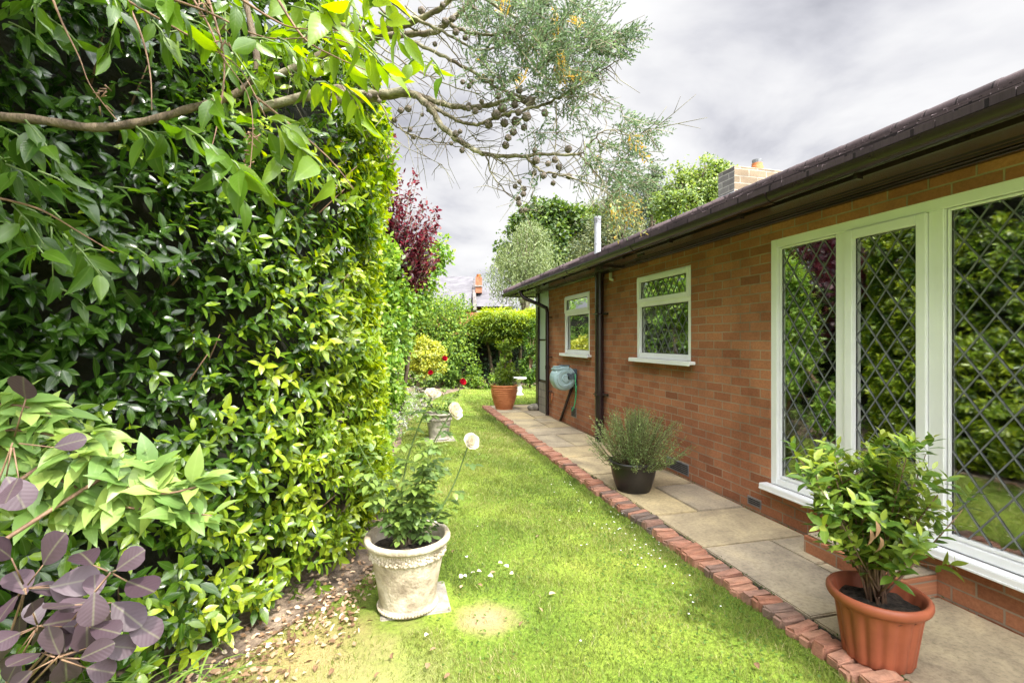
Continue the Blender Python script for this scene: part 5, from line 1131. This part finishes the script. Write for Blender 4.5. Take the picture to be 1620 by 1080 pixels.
# ---------------------------------------------------------------- leafy tree overhanging top left
ov = empty('overhanging_tree', (-2.0, .9, GZ), 'tree at top left whose thick branch carries long drooping light green leaves', 'tree')
m = MB(); main = smooth([(-2.0, .9, GZ), (-1.9, .9, 1.4)]+[tuple(at(u, v, Z)) for (u, v, Z) in [(-260, 150, 1.35), (-60, 178, 1.22), (60, 190, 1.22), (150, 202, 1.25), (230, 192, 1.28), (300, 172, 1.31), (370, 150, 1.33), (405, 115, 1.35), (400, 55, 1.38), (380, -30, 1.4)]], 6)
k = len(main); m.tube(main, [.05*(1-min(i/20, 1))+.0125*(1-.35*i/k)*(1+.10*math.sin(i*1.7)) for i in range(k)], 12); m.build('branch', M['bark'], ov, smooth=True)
tw = MB()
dry = [[(80, -10), (100, 40), (125, 90), (140, 130), (160, 160), (185, 190)], [(200, 0), (225, 60), (238, 120), (240, 175)], [(300, -10), (330, 40), (352, 90), (390, 145), (400, 200), (395, 275)], [(190, -5), (260, 35), (330, 75), (380, 110), (420, 185)], [(330, 0), (355, 95), (345, 190), (330, 250)], [(260, -5), (330, 20), (420, 60), (520, 60), (590, 85)], [(375, -5), (430, 30), (470, 45), (560, 50)], [(440, 0), (480, 60), (530, 90), (600, 120)], [(400, 150), (450, 190), (520, 250), (560, 300)], [(-20, 310), (60, 330), (130, 370), (180, 400)]]
for l in dry: tw.tube(smooth(pz(l, 1.15, 1.1), 4), [.0032-.0002*min(i, 10) for i in range((len(l)-1)*4+1)], 6)
for (u0, v0_, n) in [(160, 150, 10), (395, 220, 14), (392, 255, 10), (350, 60, 10), (320, 5, 14)]:
    for i in range(n): p = at(u0+random.gauss(0, 6), v0_+random.gauss(0, 12), 1.12); tw.tube([p, p+Vector(rdir(1)[0])*.014-Vector((0, 0, .008))], [.0022, .001], 4)
tw.build('dry_twig', M['redtwig'], ov, smooth=True)
Lv = Leaves(); tw = MB()
def spray(u, v, Z, du, dv, n=7, L=.08, tint=.5):
    tint *= .35+.65*min(1, max(0, u)/450)  # leaf tint darkened leftwards, painting in the shade at that end
    p0 = at(u, v, Z); p1 = at(u+du, v+dv, Z+random.uniform(-.06, .06)); d = (p1-p0); tw.tube([p0, p0.lerp(p1, .5)+Vector((0, 0, .008)), p1], [.0026, .002, .0012], 5)
    for i in range(n):
        t = (i+.5)/n; p = p0.lerp(p1, t); dd_ = d.normalized()*.5+Vector(rdir(1)[0])*.75+Vector((0, 0, -.5)); ln = random.uniform(.7, 1.2)*L
        Lv.add([p], [dd_], [Vector((random.gauss(0, .9), random.gauss(-.4, .6), random.gauss(.6, .6)))], ln, ln*random.uniform(.15, .27), min(1, max(0, tint+random.gauss(0, .15))))
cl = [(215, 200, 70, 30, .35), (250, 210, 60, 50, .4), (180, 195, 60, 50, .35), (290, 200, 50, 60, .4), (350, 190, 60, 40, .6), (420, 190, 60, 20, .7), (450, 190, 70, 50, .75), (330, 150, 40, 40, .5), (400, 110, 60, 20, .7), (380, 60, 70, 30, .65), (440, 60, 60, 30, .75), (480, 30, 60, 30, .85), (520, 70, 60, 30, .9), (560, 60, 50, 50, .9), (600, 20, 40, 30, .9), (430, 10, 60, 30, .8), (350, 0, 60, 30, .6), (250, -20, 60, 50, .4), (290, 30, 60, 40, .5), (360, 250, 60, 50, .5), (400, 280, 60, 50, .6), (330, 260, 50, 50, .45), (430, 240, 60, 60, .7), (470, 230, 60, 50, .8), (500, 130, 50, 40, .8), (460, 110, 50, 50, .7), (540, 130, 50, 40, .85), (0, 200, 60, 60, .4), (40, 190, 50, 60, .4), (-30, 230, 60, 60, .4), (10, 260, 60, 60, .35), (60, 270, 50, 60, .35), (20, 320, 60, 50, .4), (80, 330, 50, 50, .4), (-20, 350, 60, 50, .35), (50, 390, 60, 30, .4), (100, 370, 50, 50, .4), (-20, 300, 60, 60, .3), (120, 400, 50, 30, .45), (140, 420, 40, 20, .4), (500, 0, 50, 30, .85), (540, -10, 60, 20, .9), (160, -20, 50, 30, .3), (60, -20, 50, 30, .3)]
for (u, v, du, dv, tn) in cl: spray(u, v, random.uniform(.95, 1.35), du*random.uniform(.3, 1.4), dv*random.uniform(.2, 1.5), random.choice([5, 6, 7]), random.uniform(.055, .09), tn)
for i in range(70):
    u = random.choice([random.gauss(430, 110), random.gauss(470, 90), random.uniform(-20, 200)]); v = random.uniform(-30, 110) if u > 200 else random.choice([random.uniform(-30, 40), random.gauss(300, 70)])
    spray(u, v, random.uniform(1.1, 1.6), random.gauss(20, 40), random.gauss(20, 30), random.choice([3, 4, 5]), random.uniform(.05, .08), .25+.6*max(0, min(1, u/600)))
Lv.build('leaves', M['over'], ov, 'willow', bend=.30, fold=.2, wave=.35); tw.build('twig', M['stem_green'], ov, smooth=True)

# ---------------------------------------------------------------- near shrub with big pale leaves, lower left
ns = empty('large_leaved_shrub', (-1.35, .62, GZ), 'pale sunlit shrub with large pointed leaves at the left edge, above the purple leaves', 'shrub')
m = MB(); Lv = Leaves(); root_ = Vector((-1.35, .62, GZ))
for l in [[(-160, 760), (-60, 700), (0, 705), (60, 740), (130, 775), (190, 800), (270, 808), (335, 815)], [(-160, 780), (-40, 740), (40, 760), (90, 790), (140, 830)], [(-160, 720), (-50, 650), (20, 640), (80, 655)], [(-100, 800), (0, 780), (60, 800), (110, 810)], [(60, 740), (120, 720), (190, 740), (240, 755)], [(130, 775), (200, 770), (260, 780), (310, 770)], [(-120, 700), (0, 680), (90, 690), (150, 715)]]:
    pts = [root_+Vector((0, 0, .05)), root_+Vector((.05, 0, .5))]+pz(l, .98, 1.02); s_ = smooth(pts, 5); m.tube(s_, [.0055*(1-.75*i/len(s_)) for i in range(len(s_))], 7)
    for i in range(12, len(s_)):
        for r_ in range(3):
            d = (s_[min(i+1, len(s_)-1)]-s_[i-1]).normalized(); dd_ = d*.5+Vector((random.gauss(0, .5), random.gauss(0, .5), random.gauss(.25, .45))); ln = random.uniform(.05, .088)
            Lv.add([s_[i]+Vector(rdir(1)[0])*.012], [dd_], [Vector((random.gauss(0, .4), -.3+random.gauss(0, .3), 1))], ln, ln*random.uniform(.17, .25), random.uniform(.3, 1))
m.build('stem', M['redtwig'], ns, smooth=True); Lv.build('leaves', M['pale'], ns, 'willow', bend=.3, fold=.14, wave=.3)

# ---------------------------------------------------------------- purple smoke bush, bottom left corner
cb_ = empty('smoke_bush', (-1.0, .52, GZ), 'smoke bush with round dusky purple leaves in the bottom left corner', 'shrub')
m = MB(); Lv = Leaves(); hub = at(-40, 1150, .85); r0 = Vector((-1.0, .55, GZ)); m.tube([r0, r0.lerp(hub, .5), hub], [.008, .006, .005], 8)
hubs = [at(150, 955, .80), at(60, 990, .78), at(40, 930, .8), at(90, 1040, .76), at(175, 905, .8), at(20, 700, .80)]
for h in hubs[:5]: m.tube(smooth([hub, hub.lerp(h, .5)+Vector((0, 0, -.01)), h], 5), [.0032-.00018*i for i in range(11)], 6)
m.tube(smooth([hub, at(-60, 900, .8), at(-10, 780, .8), hubs[5]], 5), [.003-.00012*i for i in range(16)], 6)
cl = [(31,920,58),(54,963,45),(120,920,65),(102,981,64),(204,886,50),(222,926,66),(200,970,66),(228,994,60),(185,1022,56),(139,997,62),(80,870,62),(136,880,56),(105,935,54),(80,1062,52),(9,1022,62),(31,1078,52),(25,778,62),(83,1015,52),(108,1030,48),(173,985,52),(148,963,54),(9,963,48),(120,955,50),(60,1000,45),(37,615,56),(18,774,56),(111,700,44),(160,1060,44),(5,870,50),(150,925,46),(70,930,40),(40,1040,50)]+[(random.uniform(-10, 190), random.uniform(930, 1085), random.uniform(38, 56)) for _ in range(16)]
for (u, v, s_) in cl:
    Z = random.uniform(.74, .84); c = at(u, v, Z); h = min(hubs, key=lambda q: (q-c).length); d = c-h; d = d.normalized() if d.length > .01 else Vector((1, 0, 0))
    d = (d+Vector((random.gauss(0, .2), random.gauss(0, .3), random.gauss(0, .2)))).normalized(); L = s_*Z/780*.95; b = c-d*L*.5
    m.tube([h.lerp(b, .15), b], [.0014, .001], 4)
    Lv.add([b], [d], [Vector((random.gauss(.1, .35), -.75+random.gauss(0, .25), .75+random.gauss(0, .3)))], L, L*random.uniform(.33, .42), random.uniform(.3, .9))
m.build('stem', M['redtwig'], cb_, smooth=True); Lv.build('leaves', M['cotinus'], cb_, 'round', bend=.12, fold=.08, wave=.15)
# strap leaved clump
sg = empty('strap_leaved_clump', (-1.0, 1.75, GZ), 'arching clump of narrow grassy leaves between smoke bush and laurel', 'plant')
Lm = []; 
V = []; F = []; Tt = []
for i in range(230):
    bx = random.gauss(-1.0, .2); by = random.gauss(1.72, .15); a = random.uniform(-1.2, 1.5); L = random.uniform(.25, .55); d = Vector((math.cos(a), math.sin(a), 0)); sd = Vector((-d.y, d.x, 0)); w_ = random.uniform(.003, .006); h = random.uniform(.12, .26); tn = random.random(); b = len(V)
    for j in range(8):
        t = j/7; p = Vector((bx, by, GZ))+d*L*t**1.2+Vector((0, 0, h*math.sin(PI*min(1, t*.8)))); ww = w_*(1-t**3*.95); V += [tuple(p-sd*ww), tuple(p+sd*ww)]; Tt += [tn, tn]
    F += [(b+2*j, b+2*j+1, b+2*j+3, b+2*j+2) for j in range(7)]
npmesh('leaves', np.array(V), [np.array(F)], M['strap'], sg, np.array(Tt))

# ---------------------------------------------------------------- grass blades, daisies, litter, petals
def inpoly(x, y, poly):
    r = np.zeros(len(x), bool); j = len(poly)-1
    for i in range(len(poly)):
        xi, yi = poly[i]; xj, yj = poly[j]; c = ((yi > y) != (yj > y)) & (x < (xj-xi)*(y-yi)/(yj-yi+1e-12)+xi); r ^= c; j = i
    return r
def grass(n, x0, x1, y0, y1, h, w):
    x = rng.uniform(x0, x1, n); y = rng.uniform(y0, y1, n)
    lim = 1.855+np.maximum(0, y-4)*.014+rng.normal(.004, .018, n); keep = ((x < lim) | (y > 10.12)) & ~inpoly(x, y, bedp)
    d = np.hypot(x-.5, y-2.43); keep &= ((d > .17+rng.random(n)*.14) | (rng.random(n) < .06)); keep &= ~((abs(x-.13) < .24) & (abs(y-2.64) < .23)) & ~((abs(x-.745) < .25) & (abs(y-6.96) < .23))
    cl_ = np.sin(x*9+np.sin(y*7)*1.5)*np.sin(y*8+np.sin(x*5)*2); keep &= rng.random(n) < (.75+.25*cl_)
    near = np.hypot(x+.35, y-2.2) < .45; keep &= ~(near & (rng.random(n) < .75))
    x = x[keep]; y = y[keep]; n = len(x); hh = h*rng.uniform(.5, 1.3, n)*(1+.25*cl_[keep]); a = rng.random(n)*6.28; ww = w*rng.uniform(.6, 1.3, n)
    lean = rng.normal(0, .55, (n, 2))*hh[:, None]; sx = np.cos(a)*ww; sy = np.sin(a)*ww; z = np.full(n, GZ-.003)
    V = np.stack([np.stack([x-sx, y-sy, z], 1), np.stack([x+sx, y+sy, z], 1), np.stack([x+lean[:, 0]*.4+sx*.7, y+lean[:, 1]*.4+sy*.7, z+hh*.6], 1), np.stack([x+lean[:, 0]*.4-sx*.7, y+lean[:, 1]*.4-sy*.7, z+hh*.6], 1), np.stack([x+lean[:, 0], y+lean[:, 1], z+hh*.95], 1)], 1)
    patch_ = .5+.25*np.sin(x*2.3+1)*np.sin(y*1.7)+.15*np.sin(x*7+y*5)
    t = np.clip(patch_*.75+rng.normal(0, .17, n)+.1, 0, 1); t[rng.random(n) < .03] = 1
    t = np.where(np.hypot(x+.3, y-2.2) < .9, np.clip(t+.25, 0, 1), t)
    return V.reshape(-1, 3), np.repeat(t, 5), n
parts = [grass(90000, -.9, 1.9, 1.25, 3.2, .024, .0016), grass(80000, -.3, 1.95, 3.2, 5.6, .025, .0022), grass(65000, -.1, 2.0, 5.6, 9, .026, .0035), grass(60000, .1, 6, 9, 15, .028, .006)]
V = np.concatenate([p[0] for p in parts]); T_ = np.concatenate([p[1] for p in parts]); n = sum(p[2] for p in parts); b = np.arange(n)[:, None]*5
tag(npmesh('grass', V, [b+np.array([[0, 1, 2, 3]]), b+np.array([[3, 2, 4]])], M['grass'], None, T_), kind='stuff')
# clover and small weeds
Lv = Leaves(); k = 2600; x = np.concatenate([rng.normal(1.55, .22, 1500), rng.uniform(.2, 1.8, 1100)]); y = np.concatenate([rng.normal(2.9, .9, 1500), rng.uniform(1.4, 6, 1100)]); ok = (x < 1.83) & (y > 1.3); x = x[ok]; y = y[ok]; k = len(x)
Lv.add(np.stack([x, y, np.full(k, GZ+.018)], 1), rdir(k)*[1, 1, .25], np.array([0, 0, 1.])+rnd(k)*.3, rng.uniform(.010, .018, k), .006, rng.uniform(.2, .8, k)); tag(Lv.build('clover', M['shrub'], None, 'rose'), kind='stuff')
Lv = Leaves(); x = np.concatenate([rng.normal(1.68, .10, 60), rng.uniform(.6, 1.8, 12)]); y = np.concatenate([rng.normal(3.2, .6, 60), rng.uniform(1.6, 7, 12)]); ok = x < 1.83; x = x[ok]; y = y[ok]
for q in range(5):
    a = q*1.256; n_ = len(x); Lv.add(np.stack([x, y, np.full(n_, GZ+.026)], 1), [math.cos(a), math.sin(a), .15], [0, 0, 1], .006, .0026, .8)
tag(Lv.build('daisies', M['daisy'], None, 'quad'), kind='stuff')
# moss and small weeds in the joints by the edging and the wall
Lv = Leaves(); k = 2600; y = rng.uniform(.9, 8.1, k); side = rng.random(k); x = np.where(side < .6, 2.008+rng.normal(0, .012, k)+np.maximum(0, y-4)*.006, 2.85+rng.normal(0, .008, k)); ok = (np.sin(y*6)+np.sin(y*17+1)+rng.normal(0, .5, k)) > .1; x = x[ok]; y = y[ok]; k = len(x)
Lv.add(np.stack([x, y, rng.uniform(-.012, .003, k)], 1), rdir(k)*[1, 1, .3]+[0, 0, .4], rdir(k), rng.uniform(.006, .018, k), rng.uniform(.002, .005, k), rng.uniform(0, .6, k)); tag(Lv.build('moss', M['shrub'], None, 'quad'), kind='stuff')
# dry leaves lying under the hedge (uncountable)
Lv = Leaves(); k = 1300; s = rng.random(k); px_ = np.interp(s, [0, .3, .55, .8, 1], [-1.6, -.95, -.55, -.2, .1])+rng.normal(0, .13, k); py_ = np.interp(s, [0, .3, .55, .8, 1], [1.35, 1.95, 2.3, 2.75, 3.4])+rng.normal(0, .13, k)
ok = np.hypot(px_-.12, py_-2.65) > .24; px_ = px_[ok]; py_ = py_[ok]; k = len(px_)
Lv.add(np.stack([px_, py_, GZ+.008+rng.random(k)*.014], 1), rdir(k)*[1, 1, .25], np.array([0, 0, 1.])+rnd(k)*.6, rng.uniform(.018, .045, k), rng.uniform(.005, .012, k), rng.random(k)**1.4); tag(Lv.build('leaf_litter', M['litter'], None, 'laurel', bend=.1, fold=.25, wave=.7), kind='stuff')
def single(name, mat, p, L, W, label, cat, group, tn):
    Lv = Leaves(); a = random.random()*6.28; Lv.add([(0, 0, 0)], [(math.cos(a), math.sin(a), .12)], [(random.gauss(0, .3), random.gauss(0, .3), 1)], L, W, tn)
    o = Lv.build(name, mat, None, 'petal' if name == 'fallen_petal' else 'laurel', bend=.15, fold=.35, wave=.3); o.location = p; tag(o, label, cat, group)
for (u, v) in [(732, 908), (738, 911), (795, 889), (762, 903), (780, 911), (806, 906), (745, 905), (737, 878), (797, 893), (672, 1005)]:
    a = (u-810)/780; p = at(u, v, (EYE-GZ-.03)*780/(v-537)); single('fallen_petal', M['petalw'], (p.x, p.y, GZ+.026), random.uniform(.022, .034), random.uniform(.010, .014), 'cream rose petal lying on the grass near the pot', 'petal', 'fallen rose petals on the lawn', random.random())
for (u, v) in [(775, 905), (763, 925), (728, 928), (720, 868), (690, 1022), (675, 1055), (712, 1062), (828, 980), (858, 965), (853, 845), (868, 938), (1195, 1045), (620, 1030), (560, 1000), (540, 1035), (500, 1010), (470, 990), (455, 1060), (580, 980), (520, 1065), (600, 1060)]:
    p = at(u, v, (EYE-GZ-.03)*780/(v-537)); single('fallen_leaf', M['litter'], (p.x, p.y, GZ+.024), random.uniform(.03, .05), random.uniform(.008, .012), 'curled brown leaf fallen on the lawn', 'leaf', 'dry leaves scattered on the lawn', random.uniform(.1, .8))
